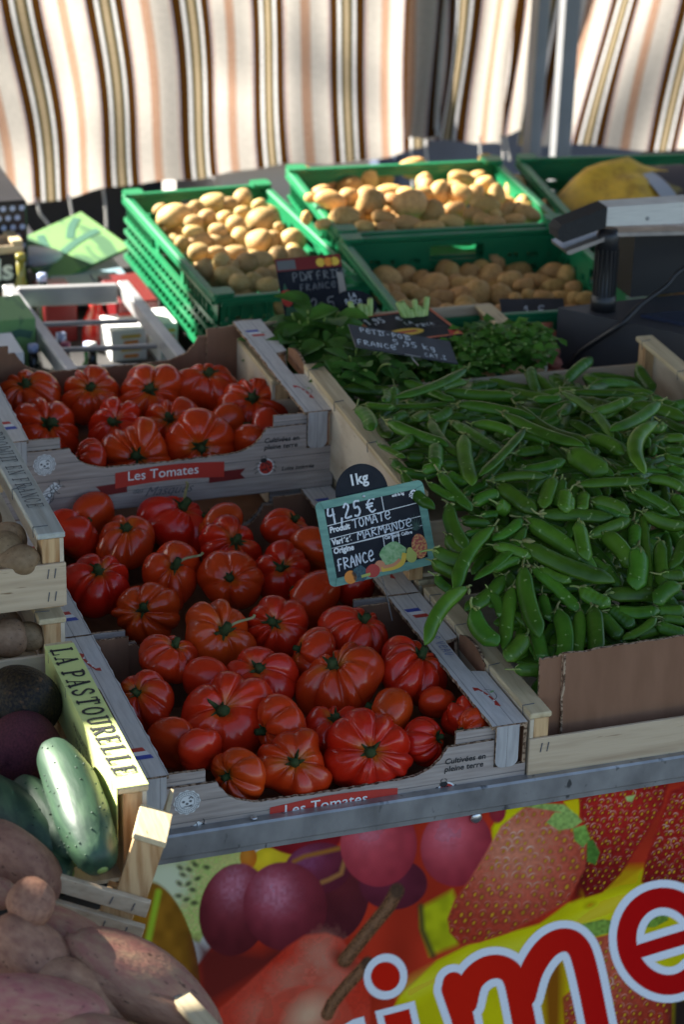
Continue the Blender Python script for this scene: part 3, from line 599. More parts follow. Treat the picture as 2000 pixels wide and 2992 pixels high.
# ================================================= CARDBOARD TOMATO CRATES
TW, TD, TH = .40, .30, .098
def tomato_crate(label):
    r = thing('tomato_crate', label, 'crate', (0, 0, 0), group='printed cardboard tomato crates')
    w, d, h = TW, TD, TH
    CM = [PLANKZ, KRAFT, KEDGE]
    def jit(P, a=.0006): return [(x+rnd.uniform(-a, a), y+rnd.uniform(-a, a)) for x, y in P]
    def front_poly():
        lo = h-.044; hi = h-.0155
        L = [(.0, 0), (w, 0), (w, h-.046), (w-.034, h-.046), (w-.0345, hi)]
        cur = spline([(w-.083, hi), (w-.089, hi-.010), (w-.099, hi-.020), (w-.118, lo+.001), (w-.135, lo)], 4)
        mid = [(w-.135-(w-.27)*k/24, lo-.0012*math.sin(math.pi*k/24)) for k in range(1, 25)]
        curl = [(w-x, y) for x, y in cur[::-1]]
        return L+jit(cur)+jit(mid)+jit(curl)+[(.0345, hi), (.034, h-.046), (0, h-.046)]
    # front and back walls: outer layer printed, inner layer a higher lip
    mb = MB(); mb.prism(front_poly(), .004, T(0, .004, 0) @ AX_XZ, (1, 0, 2)); fw = mb.build('front_wall', CM, r)
    mb = MB(); mb.prism(front_poly(), .004, T(w, d-.004, 0) @ RZ(math.pi) @ AX_XZ, (1, 0, 2)); mb.build('back_wall', CM, r)
    for nm, M in (('corner_lip', Matrix()), ('corner_lip', T(w, d, 0) @ RZ(math.pi))):
        for a in (.0385, w-.0735):
            e = 1 if a < .1 else 0
            P = [(a-.012*(1-e)*0-.03*e, .004), (a+.035+.03*(1-e), .004), (a+.035+.03*(1-e), h-.004)]+jit([(a+.035-.035*k/6+.03*(1-e)*(1-k/6)*1-.03*e*(k/6), h-.0035) for k in range(1, 7)], .0004)
            mb = MB(); mb.prism(P, .0035, M @ T(0, .0085, 0) @ AX_XZ, (1, 0, 2)); mb.build(nm, CM, r)
    # side walls with hand hole, one turned half round
    for M in (Matrix(), T(w, d, 0) @ RZ(math.pi)):
        P = [(.0005, 0), (d-.0005, 0), (d-.0005, h-.004), (.188, h-.004), (.186, h-.018), (.178, h-.024), (.122, h-.024), (.114, h-.018), (.112, h-.004), (.0005, h-.004)]
        mb = MB(); mb.prism(P, .0035, M @ T(w-.0036, 0, 0) @ AX_YZ, (1, 0, 2)); mb.build('side_wall', CM, r)
        # flap folded in along the top, with a notch for the hand hole
        inner = [(w-.037+.0005*math.sin(k*1.7)+rnd.uniform(-.0005, .0005), d-d*k/40) for k in range(41)]
        P = [(w, 0), (w, .110), (w-.006, .1125), (w-.0145, .1145), (w-.0155, .120), (w-.0155, .180), (w-.0145, .1855), (w-.006, .1875), (w, .19), (w, d)]+inner
        mb = MB(); mb.prism(P, .004, M @ T(0, 0, h-.004), (1, 0, 2)); fl = mb.build('top_flap', [PLANKX, KRAFT, KEDGE], r)
        for yy, sg in ((-.0026, 1), (d+.0002, -1)):
            P = [(w-.0335, h), (w-.0095, h)]+[(w-.0095, h-.036)]+arc(w-.0175, h-.038, .008, .008, 0, -90, 5)+arc(w-.0255, h-.038, .008, .008, -90, -180, 5)
            mb = MB(); mb.prism(P[::-1], .0032, M @ T(0, yy+.0032, 0) @ AX_XZ, (1, 0, 2)); mb.build('tongue', ([PLANKZ2, KRAFT, KEDGE] if sg == 1 else [KRAFT, PLANKZ2, KEDGE]), fl)
        # tab pushed out of the hand hole
        P = [(.1145, h-.012)]+[(.1145+.071*k/12, h-.004+.017*math.sin(math.pi*(k+1.5)/15)**.6+rnd.uniform(-.0006, .0006)) for k in range(13)]+[(.1855, h-.012)]
        mb = MB(); mb.prism(P[::-1], .0034, M @ T(w+.0005, 0, 0) @ AX_YZ, (0, 0, 1)); mb.build('hand_tab', [KRAFT, KEDGE], r)
        # prints on the flap
        f = lambda a, b, dz=0, M=M: M @ Vector((w-.034+a, b, h+.0003+dz))
        fl_ = MB(); y0 = .243
        for k, mi in ((0, 0), (1, 1), (2, 2)):
            yy = y0+.0075*k; s = .002*k
            fl_.poly([(.008-s, yy), (.024-s, yy), (.0225-s, yy+.0075), (.0065-s, yy+.0075)], f, 0, mi)
        fl_.build('printed_flag', [REDI, WHITEP, BLUEI], fl)
        e = MB(); e.poly([(.007, .073), (.012, .074), (.0155, .062), (.0175, .046), (.0155, .040), (.0205, .036), (.0205, .047), (.0175, .064), (.0125, .078), (.0075, .081)][::-1], f, 0, 0)
        for q in ((.0135, .068), (.0165, .060), (.0182, .049)): e.poly(arc(q[0], q[1], .0012, .0016, 0, 330, 8), f, .0002, 1)
        e.stroke(arc(.0185, .062, .0065, .011, 100, -80, 10), .0007, f, .0001, 2); e.stroke([(.0215, .066), (.025, .068)], .0025, f, .0001, 3)
        e.build('printed_emblem', [REDI, WHITEP, GREYI, LGREENI], fl)
    mb = MB(); mb.box((.004, .0088, .0012), (w-.004, d-.0088, .004)); mb.build('base', KRAFT, r)
    # prints on the front wall
    f = lambda a, b, dz=0: Vector((a, -.0003-dz, b))
    rb = MB(); n = 14; cv = lambda s: .0035*math.sin(math.pi*s)-.001
    tail = lambda x0, x1, dip: [(x0, .020), (x1, .0195), (x1, .031), (x0, .0305), (x0+dip, .0255)]
    rb.poly([(.112, .0185), (.150, .0205), (.150, .0335), (.113, .0315), (.119, .0250)], f, 0, 1)
    rb.poly([(.248, .0205), (.292, .0215), (.286, .028), (.292, .0345), (.248, .0335)], f, 0, 1)
    rb.poly([(.136+.130*k/n, .0275+cv(k/n)) for k in range(n+1)]+[(.266-.130*k/n, .0470+cv(1-k/n)) for k in range(n+1)], f, .0003, 0)
    rb = rb.build('printed_ribbon', [REDI, DREDI], r)
    text_part('Les Tomates', f, rb, WHITEP, .0165, .150, .0350, .00012, .0, .0006)
    text_part('des', f, r, GREYI, .009, .156, .0175, 0, .5, .0002); text_part('Masques', f, r, GREYI, .0165, .170, .0125, -.0001, .55, .0002)
    text_part('Cultivées en', f, r, BLACKI, .0086, w-.086, .0640, .00016, .12, .0002); text_part('pleine terre', f, r, BLACKI, .0086, w-.086, .0555, .00016, .12, .0002)
    text_part('Lutte intégrée', f, r, BLACKI, .0070, w-.064, .0265, .00014, .18, .0002)
    st = MB(); st.poly([(.054+(.0128+.0006*math.cos(12*t))*math.cos(t), .0655+(.0128+.0006*math.cos(12*t))*math.sin(t)) for t in np.linspace(0, 6.28, 60)[:-1]], f, 0, 0)
    st.stroke(arc(.054, .0655, .0116, .0116, 0, 360, 28), .0006, f, .0002, 1)
    for k in range(34):
        a = k*2*math.pi/34; st.stroke([(.054+.0088*math.cos(a), .0655+.0088*math.sin(a)), (.054+(.0104+.0004*(k % 3))*math.cos(a), .0655+.0104*math.sin(a))], .0006, f, .0002, 1)
    st.stroke(arc(.054, .0655, .0074, .0074, 0, 360, 24), .0005, f, .0002, 1)
    for q in ((.0505, .0665), (.0575, .0665), (.054, .064)): st.poly(arc(q[0], q[1], .0015, .0013, 0, 330, 9), f, .0003, 1)
    for k in range(5): st.stroke(spline([(.049+.002*k, .0595+.0002*k), (.052+.001*k, .0615), (.059, .0605+.0006*k)], 3), .0004, f, .0003, 1)
    st.stroke([(.056, .0695), (.058, .0715), (.059, .0695)], .0012, f, .0003, 1); st.build('printed_stamp', [WHITEP, GREYI], r)
    lb = MB(); cx, cy = w-.083, .0335
    lb.poly(arc(cx, cy, .0098, .0105, 0, 350, 24), f, 0, 2)
    for a in (205, 180, 150, 30, 0, -25):
        p = (cx+.0075*math.cos(R(a)), cy+.0075*math.sin(R(a))); lb.stroke([p, (cx+.0115*math.cos(R(a)), cy+.012*math.sin(R(a))), (cx+.0135*math.cos(R(a))-.001, cy+.0125*math.sin(R(a))-.002)], .0009, f, .0001, 1)
    lb.poly(arc(cx, cy, .0082, .0088, 0, 350, 24), f, .0003, 0); lb.poly(arc(cx-.003, cy+.0085, .0042, .003, 0, 350, 14), f, .0005, 1)
    lb.stroke([(cx-.0025, cy+.008), (cx+.003, cy-.008)], .0008, f, .0005, 1)
    for q in ((-.0045, .003), (-.001, -.003), (-.004, -.0035), (.0035, .003), (.005, -.001), (.001, .005)): lb.poly(arc(cx+q[0], cy+q[1], .0013, .0013, 0, 330, 9), f, .0005, 1)
    for sx in (-1, 1): lb.stroke(spline([(cx-.003+sx*.002, cy+.0105), (cx-.003+sx*.003, cy+.013), (cx-.003+sx*.001, cy+.0148)], 3), .0006, f, .0003, 1)
    lb.build('printed_ladybird', [REDI, BLACKI, WHITEP], r)
    bee = MB(); cx, cy = .062, .031
    bee.poly([(cx-.012, cy-.010), (cx-.004, cy-.014), (cx+.002, cy-.002), (cx+.012, cy+.006), (cx+.003, cy+.012), (cx-.006, cy+.004), (cx-.013, cy-.002)], f, 0, 0)
    for P in ([(cx-.013, cy-.001), (cx-.004, cy+.0015), (cx+.001, cy+.002)], [(cx-.003, cy-.0135), (cx-.0015, cy-.006), (cx+.001, cy)], [(cx-.013, cy-.001), (cx-.011, cy-.004), (cx-.003, cy-.001)], [(cx-.003, cy-.0135), (cx+.001, cy-.010), (cx+.002, cy-.001)]): bee.stroke(spline(P, 4), .0007, f, .0002, 1)
    for q, rr in (((.001, .001), .0028), ((.0045, .0045), .0024), ((.0075, .0068), .0019), ((-.003, -.004), .0030), ((-.006, -.0075), .0026)): bee.stroke(arc(cx+q[0], cy+q[1], rr, rr, 0, 360, 12), .0008, f, .0003, 1)
    for P in ([(.008, .008), (.009, .012), (.008, .014)], [(.009, .006), (.013, .006), (.0145, .0045)], [(-.001, .003), (-.002, .007), (-.004, .008)], [(.004, .001), (.007, -.003), (.009, -.003)], [(.001, .005), (.002, .009), (.001, .011)]): bee.stroke([(cx+a, cy+b) for a, b in P], .0008, f, .0003, 1)
    bee.build('printed_bee', [WHITEP, BLACKI], r)
    return r
PLANKZ2 = planks('printed_light_planks', (.47, .45, .43), (.30, .28, .27), 0, .0135, (30, 3, 4))
tc1 = tomato_crate('front tomato crate behind the steel rail with blue pen writing on its right flap')
# blue pen writing on the front crate's flap (only this crate has it)
FLAPR = [c for c in tc1.children if c.name.startswith('top_flap')][0]
fp = lambda a, b, dz=0: Vector((TW-.031+b*1.0, .205-a, TH+.0004+dz))
BLUEPEN = mat('blue_pen', (.10, .14, .34), .7)
tc2 = copy_tree(tc1, label='middle tomato crate, half hidden behind the green-framed price sign', location=(0, .303, 0))
tc3 = copy_tree(tc1, label='upper tomato crate stacked at the back, its whole printed front showing', location=(.002, .604, .0985), rotation_euler=(R(1.5), 0, R(-.4)))
tc4 = copy_tree(tc1, label='lower tomato crate underneath the stacked one, only its ribbon strip showing', location=(.001, .608, 0))
mb = MB(); write_strokes(mb, 'DE VEAU', fp, .0, .004, .009, .0075, th=.09, dz=.0003, adv=1.15); mb.build('pen_writing', BLUEPEN, FLAPR)

# ================================================= WOODEN CRATES
def wood_crate(label, w, d, h, loc, rotz=0, post=.021, rail_h=.006, side_lo=.012, front=((.0, .065),), back=((.0, .09),), front_top_gap=0, roty=0, rotx=0, side_t=.004, group='slatted wooden crates', front_t=.004, rails=(1, 1), name='wooden_crate', side_mat=None, staples=True):
    r = thing(name, label, 'crate', loc, (rotx, roty, rotz), group)
    for sx in (0, 1):
        x0 = 0 if sx == 0 else w-post
        for sy in (0, 1):
            y0 = .0 if sy == 0 else d-post
            mb = MB(); mb.box((x0+.0045, y0+.0005, .0), (x0+post-.0005, y0+post, h-rail_h-.0003), bev=.0008); mb.build('corner_post', WOOD_Z, r)
        xs = -.0035 if sx == 0 else w-.0005+.0
        xs = 0.0002 if sx == 0 else w-.0042
        mb = MB(); mb.box((xs, .0, side_lo), (xs+side_t, d, h-rail_h-.0004)); mb.build('side_panel', side_mat or PLY, r)
        if rails[sx]:
            mb = MB(); mb.box((x0-.0005, -.001, h-rail_h), (x0+post+.0015, d+.001, h), bev=.0011); rl = mb.build('top_rail', WOOD_Y, r)
            for yy in (.018, d*.36, d*.68, d-.02):
                st = MB(); xo = x0+post*.5 if sx else x0+post*.4
                st.tube([(x0-.0009, yy-.002, h-.010), (x0-.0009, yy, h+.0004), (x0+post*.55, yy+rnd.uniform(-.002, .003), h+.0006)], [.0005]*3, 5); st.build('staple', GREYI, rl) if staples else 0
    for lo, hi in front:
        mb = MB(); mb.box((-.001, -front_t, lo), (w+.001, -.0002, hi), bev=.0006); fs = mb.build('front_slat', WOOD_X, r)
        if staples:
            for xx in (.011, .018, w-.011, w-.018):
                for zz in (lo+.012, hi-.010):
                    st = MB(); st.tube([(xx, -front_t-.0004, zz-.005), (xx+.0015, -front_t-.0006, zz+.005)], [.0006]*2, 5); st.build('staple', GREYI, fs)
    for lo, hi in back:
        mb = MB(); mb.box((.001, d+.0002, lo), (w-.001, d+front_t, hi), bev=.0006); mb.build('back_slat', WOOD_X, r)
    mb = MB(); mb.box((.006, .004, .001), (w-.006, d-.004, .005)); mb.build('base', PLY, r)
    return r
pc1 = wood_crate('front wooden pea crate with a torn brown board stood behind its front slat', .44, .295, .106, (.4025, 0, 0), front=((.012, .079),), group='wooden crates of peas')
pc2 = wood_crate('back wooden pea crate raised higher behind the front one', .455, .40, .104, (.388, .315, .106), R(-2), front=((.02, .07),), back=((.0, .066),), group='wooden crates of peas')
pc0 = wood_crate('wooden crate underneath the back pea crate, holding it up', .44, .40, .103, (.405, .318, 0), front=((.02, .07),), group='wooden crates of peas')
hc = wood_crate('wooden crate of herbs behind the upper tomato crate', .362, .20, .09, (.368, .735, .095), R(-1), post=.022, group='wooden crates of herbs', staples=False)
hb = wood_crate('empty wooden crate under the herb crate', .362, .20, .093, (.37, .735, 0), R(-1), group='wooden crates of herbs', staples=False)
# torn cardboard liner in the front pea crate
ln = thing('cardboard_liner', 'torn brown cardboard sheet standing inside the front pea crate', 'cardboard', (.424, .022, .03))
def torn(x0, x1, z0, zt, n=30, a=.0012): return [(x0, z0), (x1, z0)]+[(x1-(x1-x0)*k/n, zt(x1-(x1-x0)*k/n)+rnd.uniform(-a, a)) for k in range(n+1)]
mb = MB(); mb.prism(torn(.022, .40, .0, lambda x: .1215+.012*(x-.02)+.004*max(0, .08-x)*10*.2), .004, Matrix.Rotation(R(-4), 4, 'X') @ AX_XZ, (0, 0, 1)); mb.build('wide_sheet', [KRAFT, KEDGE], ln)
mb = MB(); mb.prism(torn(-.0005, .0245, .0, lambda x: .1165+.10*x, 8), .004, T(0, .006, 0) @ RZ(R(-6)) @ Matrix.Rotation(R(-4), 4, 'X') @ AX_XZ, (0, 0, 1)); mb.build('folded_end', [KRAFT, KEDGE], ln)
mb = MB(); mb.stroke([(.023, -.0052, 0), (.0232, 0)][:0] or [(.0225, .005), (.0222, .06), (.0215, .075), (.0235, .085), (.0235, .121)], .0022, lambda a, b, dz=0: Matrix.Rotation(R(-4), 4, 'X') @ Vector((a, -.0046-dz, b)), 0, 0); mb.build('torn_fold', KEDGE, ln)

# left-hand crates
LABELY = mat('pale_yellow_label', (.62, .68, .24), .55)
GREYWASH = mat('blue_grey_stained_wood', (.46, .47, .42), .7, col2=(.30, .29, .24), ns=9, sc=(14, 1, 14), mix=(.35, .8), bump=.2)
ec1 = wood_crate('upper egg-potato crate marked EN FRANCE on its grey rail', .29, .32, .082, (-.296, .234, .168), 0, post=.026, front=((.003, .050),), group='wooden crates at the left edge')
ec2 = wood_crate('crate with a shaded gap of potatoes, underneath the EN FRANCE crate', .29, .30, .1, (-.294, .246, .0505), 0, post=.026, front=((.0, .062),), group='wooden crates at the left edge')
pa = wood_crate('crate with a long yellow label on its rail, beside the front tomato crate', .29, .292, .099, (-.300, -.097, .0505), 0, post=.0265, front=(), back=((.0, .05), (.056, .086)), group='wooden crates at the left edge')
for c in ec1.children:
    if c.name.startswith('top_rail'): c.data.materials[0] = GREYWASH
g = lambda a, b, dz=0: Vector((.2665+b, .292-a, .0993+dz)) if 0 else Vector((.2640+b, .292-a, .0992+dz))
lab = MB(); lab.box((.262, .0, .09925), (.2915, .286, .0997)); lab.box((.2625, .0, .045), (.2631, .286, .0992)); lab = lab.build('paper_label', LABELY, pa)
for nm in ('top_rail', 'side_panel'): pass
mb = MB(); SLABW = .95; gl = lambda a, b, dz=0: Vector((.2660+b, .281-a, .0998+dz)); write_strokes(mb, 'LA PASTOURELLE', gl, .004, .0, .0205, .0185, SLAB, adv=1.04, dz=.0002); mb.build('lettering', BLACKI, lab)
gi = lambda a, b, dz=0: Vector((.2624-dz, .165-a, .058+b)); text_part('PALUDATE', gi, lab, BLACKI, .011, .0, .014, 0, 0, .0002); text_part('05 56 11 27', gi, lab, BLACKI, .010, .006, .002, 0, .2, .0002)
mb = MB(); SLABW = .62; ge = lambda a, b, dz=0: Vector((.2685+b, .27-a, .0823+dz)); write_strokes(mb, 'RECOLTE EN FRANCE'.replace('RECOLTE', 'PRODUIT'), ge, .0, .0, .0165, .0135, {**SLAB, 'D': [_s([(.2, 0), (.2, 1)], _th), _s(spline([(.2, .97), (.5, .93), (.68, .5), (.5, .07), (.2, .03)], 4), .13)]}, adv=1.0, dz=.0002); mb.build('stencilled_lettering', GREYI, ec1)
cu = thing('wooden_crate', 'tilted wooden cucumber crate at the front left corner', 'crate', (-.0125, -.163, .1240), group='wooden crates at the left edge')
CM4 = RZ(R(-22)) @ Matrix.Rotation(R(16), 4, 'Y')
for nm, lo, hi, m in (('corner_post', (-.0275, 0, -.058), (0, .018, -.0003), WOOD_Z), ('end_board', (-.029, -.0012, 0), (.001, .050, .0055), WOOD_Y), ('side_panel', (-.006, .0185, -.056), (-.002, .10, -.001), WOOD_Y), ('front_slat', (-.29, -.0075, -.070), (.004, -.0008, -.054), WOOD_X), ('front_slat', (-.29, -.0075, -.098), (.006, -.0008, -.080), WOOD_X),
                       ('corner_post', (-.036, .0004, -.128), (-.006, .020, -.0605), WOOD_Z), ('corner_post', (-.285, .0004, -.128), (-.262, .020, -.0605), WOOD_Z), ('base', (-.285, .021, -.126), (-.006, .16, -.122), PLY)):
    mb = MB(); mb.box(lo, hi, 0, CM4, bev=.0007); o = mb.build(nm, m, cu)
    if nm == 'front_slat':
        for xx in (-.010, -.030):
            st = MB(); st.tube([CM4 @ Vector((xx, -.008, lo[2]+.004)), CM4 @ Vector((xx+.001, -.008, hi[2]-.004))], [.0006]*2, 5); st.build('staple', GREYI, o)
sc_ = wood_crate('pale wooden crate of sweet potatoes in the near left corner', .30, .30, .12, (-.275, -.556, -.0575), R(12.5), post=.016, front=((.0, .1),), group='wooden crates at the left edge', rails=(0, 1))
lt = thing('low_trestle', 'low board trestle under the sweet potato crate', 'table', (-.3, -.4, -.82))
mb = MB(); mb.box((-.45, -.25, .72), (.235, .27, .7615)); mb.build('tabletop', PLAIN, lt)
for lx in (-.42, .2):
    for ly in (-.22, .25):
        mb = MB(); mb.box((lx-.015, ly-.015, 0), (lx+.015, ly+.015, .7195)); mb.build('leg', WOOD_Z, lt)

# ================================================= GREEN PLASTIC CRATES
def lattice(mb, L, H, M, slot=True, inner=1):
    """crate wall: a pierced sheet (one connected mesh) plus horizontal and raking ribs outside"""
    nx, nz = 44, 12; t = .003; dx = L/nx; dz = H/nz
    hole = np.zeros((nx, nz), bool)
    for i in range(2, nx-2):
        for j in (2, 4, 6, 8):
            if (i % 4) in (1, 2) and not (i % 11 == 0): hole[i, j] = True
    if slot: hole[int(nx*.38):int(nx*.62), 8:11] = True; hole[int(nx*.36):int(nx*.38), 7:12] = False
    ids = {}; vs = []; fs = []
    def vid(i, j, k):
        q = (i, j, k)
        if q not in ids: ids[q] = len(vs); vs.append(M @ Vector((i*dx, (0, t)[k], j*dz)))
        return ids[q]
    for i in range(nx):
        for j in range(nz):
            if hole[i, j]: continue
            fs.append((vid(i, j, 0), vid(i+1, j, 0), vid(i+1, j+1, 0), vid(i, j+1, 0))); fs.append((vid(i, j, 1), vid(i, j+1, 1), vid(i+1, j+1, 1), vid(i+1, j, 1)))
            for di, dj, e in ((0, -1, ((0, 0), (1, 0))), (1, 0, ((1, 0), (1, 1))), (0, 1, ((1, 1), (0, 1))), (-1, 0, ((0, 1), (0, 0)))):
                a, b = i+di, j+dj
                if not (0 <= a < nx and 0 <= b < nz) or hole[a, b]:
                    (p, q), (p2, q2) = e; fs.append((vid(i+p, j+q, 1), vid(i+p2, j+q2, 1), vid(i+p2, j+q2, 0), vid(i+p, j+q, 0)))
    mb.add(vs, fs)
    for z0, dpt in ((.0, .008), (H*.24, .007), (H*.44, .007), (H*.64, .007), (H*.96, .010)):
        mb.box((.002, -dpt, z0), (L-.002, -.0003, z0+(.006 if z0 else .008)), 0, M)
    n = int(L/.021)
    for k in range(n):
        x = .014+k*(L-.04)/n
        for z0, z1 in ((.008, H*.24), (H*.24+.006, H*.44), (H*.44+.006, H*.64)):
            s = .012; P = [(x, z0), (x+.003, z0), (x+.003+s, z1), (x+s, z1)]
            mb.prism(P, .0055, M @ T(0, -.0003, 0) @ AX_XZ)
        if abs(x/L-.5) > .16: mb.prism([(x, H*.64+.006), (x+.003, H*.64+.006), (x+.003, H*.96), (x, H*.96)], .0045, M @ T(0, -.0003, 0) @ AX_XZ)
def plastic_crate(label, w, d, h, loc, rotz=0):
    r = thing('plastic_crate', label, 'crate', loc, (0, 0, rotz), 'green plastic potato crates')
    for nm, L, M in (('front_wall', w-.016, T(.008, .008, .004)), ('back_wall', w-.016, T(w-.008, d-.008, .004) @ RZ(math.pi)), ('side_wall', d-.016, T(.008, d-.008, .004) @ RZ(-math.pi/2)), ('side_wall', d-.016, T(w-.008, .008, .004) @ RZ(math.pi/2))):
        mb = MB(); lattice(mb, L, h-.012, M); mb.build(nm, GREENP, r)
    for nm, lo, hi in (('rim', (0, 0, h-.008), (w, .012, h)), ('rim', (0, d-.012, h-.008), (w, d, h)), ('rim', (0, .0121, h-.008), (.012, d-.0121, h)), ('rim', (w-.012, .0121, h-.008), (w, d-.0121, h))):
        mb = MB(); mb.box(lo, hi, bev=.002); mb.build(nm, GREENP, r)
    for x, y in ((0, 0), (w-.03, 0), (0, d-.03), (w-.03, d-.03)):
        mb = MB(); P = [(0, 0), (.03, 0), (.03, .03), (0, .03)]; P = [(.004, 0), (.026, 0), (.03, .004), (.03, .026), (.026, .03), (.004, .03), (0, .026), (0, .004)]
        mb.prism([(x+a*1.0, y+b) for a, b in P], .006, T(0, 0, h+.0002)); mb.build('stacking_corner', GREENP, r)
    mb = MB(); mb.box((.012, .012, .001), (w-.012, d-.012, .0035)); mb.build('base', GREENP, r)
    return r
g1 = plastic_crate('left green plastic crate of pale yellow potatoes, half in sunlight', .235, .512, .105, (.417, 1.151, .040), R(0))
g2 = plastic_crate('middle green plastic crate of brown potatoes at the back', .348, .345, .118, (.645, 1.296, .055), R(-5))
g3 = plastic_crate('front green plastic crate holding long brown potatoes low inside', .345, .362, .118, (.612, .930, .053), R(-5))
g4 = plastic_crate('right green plastic crate with the yellow net bag', .40, .35, .118, (1.003, 1.262, .055), R(-8))
g5 = plastic_crate('green plastic crate glimpsed behind the black scale column', .38, .36, .10, (1.005, .955, .04), R(-5))
g6 = plastic_crate('low green crate of small potatoes in front of the left one', .24, .12, .04, (.44, 1.01, -.001), R(0))
for (x, y, w, d, h, lb) in ((.43, 1.14, .22, .5, .04, 'left'), (.62, .90, .38, .74, .052, 'middle'), (1.02, .92, .38, .70, .039, 'right')):
    r = thing('support_board', 'plain boards raising the %s green crates off the table' % lb, 'board', (x, y, -.002)); mb = MB(); mb.box((0, 0, .0005), (w, d, h)); mb.build('board', PLAIN, r)
TOMATOES={"upper":[[0.0947,0.8515,0.1478,0.0385,-0.29,-0.38,0.88,1],[0.167,0.8378,0.1484,0.0354,-0.2,-0.7,0.68,1],[0.2342,0.8156,0.148,0.0408,-0.19,-0.72,0.67,1],[0.309,0.8175,0.15,0.039,0.05,-0.32,0.95,1],[0.3511,0.7569,0.1426,0.0439,-0.19,-0.62,0.76,1],[0.0918,0.7674,0.135,0.0471,0.11,-0.72,0.69,1],[0.1721,0.7405,0.1396,0.0398,-0.25,-0.67,0.7,1],[0.243,0.7363,0.1392,0.0358,-0.32,-0.65,0.69,1],[0.3057,0.7167,0.1441,0.0284,0.24,0.86,0.45,0],[0.345,0.6925,0.1396,0.0242,-0.88,0.3,0.37,0],[0.1814,0.6671,0.1359,0.041,-0.29,-0.89,0.35,1],[0.2575,0.6725,0.1386,0.0414,-0.17,-0.95,0.26,1],[0.1216,0.6588,0.135,0.0264,-0.93,-0.0,0.37,1],[0.3194,0.6539,0.1369,0.0218,0.79,0.49,0.38,0],[0.0395,0.7497,0.1421,0.0207,-0.7,0.66,0.27,0]],"middle":[[0.0768,0.5458,0.0975,0.0325,0.73,0.42,0.53,0],[0.1079,0.5902,0.0994,0.031,-0.45,0.84,0.31,0],[0.1274,0.5142,0.0959,0.0362,-0.06,-0.26,0.96,1],[0.1946,0.5522,0.0953,0.0439,0.34,-0.19,0.92,1],[0.2399,0.5207,0.1007,0.0228,-0.7,0.49,0.52,0],[0.3099,0.4949,0.0978,0.0288,0.46,-0.27,0.85,1],[0.3266,0.4394,0.0947,0.0245,0.6,0.64,0.47,0],[0.2361,0.4697,0.0965,0.0376,0.08,-0.73,0.68,1],[0.076,0.4411,0.085,0.0401,-0.04,-0.45,0.89,1],[0.1583,0.435,0.0875,0.037,0.01,-0.63,0.78,1],[0.2804,0.4103,0.0881,0.0348,-0.38,-0.69,0.61,1],[0.2192,0.4028,0.0863,0.0373,-0.37,-0.66,0.65,1],[0.1147,0.3775,0.078,0.0376,-0.35,-0.77,0.54,1],[0.2906,0.3422,0.0801,0.0351,-0.61,0.69,0.39,0],[0.3469,0.3586,0.0844,0.0249,-0.35,0.9,0.26,0]],"front":[[0.1628,0.2665,0.0912,0.0396,0.07,-0.68,0.73,1],[0.2269,0.2763,0.0912,0.0363,-0.28,-0.68,0.67,1],[0.3027,0.2367,0.091,0.0348,0.37,-0.21,0.91,1],[0.1052,0.2455,0.087,0.0305,0.26,-0.15,0.95,1],[0.1845,0.1862,0.0825,0.0369,-0.24,-0.5,0.83,1],[0.3348,0.1542,0.084,0.0367,0.44,-0.25,0.86,1],[0.2598,0.1562,0.0815,0.0426,-0.4,-0.11,0.91,1],[0.0623,0.1833,0.0774,0.0298,-0.56,-0.37,0.74,1],[0.1293,0.1399,0.0684,0.0488,-0.21,-0.67,0.71,1],[0.1768,0.0998,0.0739,0.0259,-0.97,-0.25,-0.0,1],[0.2895,0.0913,0.0732,0.0262,-0.79,0.5,0.35,0],[0.2318,0.0933,0.0638,0.0321,-0.06,-0.33,0.94,1],[0.31,0.0486,0.067,0.025,0.72,-0.61,0.32,1],[0.249,0.0343,0.0697,0.0426,-0.31,-0.82,0.47,1],[0.1733,0.0395,0.0616,0.0356,-0.21,-0.69,0.69,1],[0.1183,0.043,0.0604,0.0286,-0.87,-0.42,0.26,1],[0.0752,0.1124,0.0611,0.0232,0.59,0.76,0.27,0],[0.3624,0.0737,0.0712,0.0236,-0.31,0.83,0.46,0],[0.3452,0.105,0.0724,0.0203,0.1,0.88,0.46,0],[0.359,0.0386,0.0764,0.0216,-0.99,-0.13,0.05,1],[0.1328,0.1991,0.0811,0.0231,0.56,0.79,0.26,0],[0.0892,0.0833,0.0697,0.0191,-0.21,0.95,0.24,0],[0.25,0.2114,0.088,0.0226,-0.88,0.24,0.42,0]]}
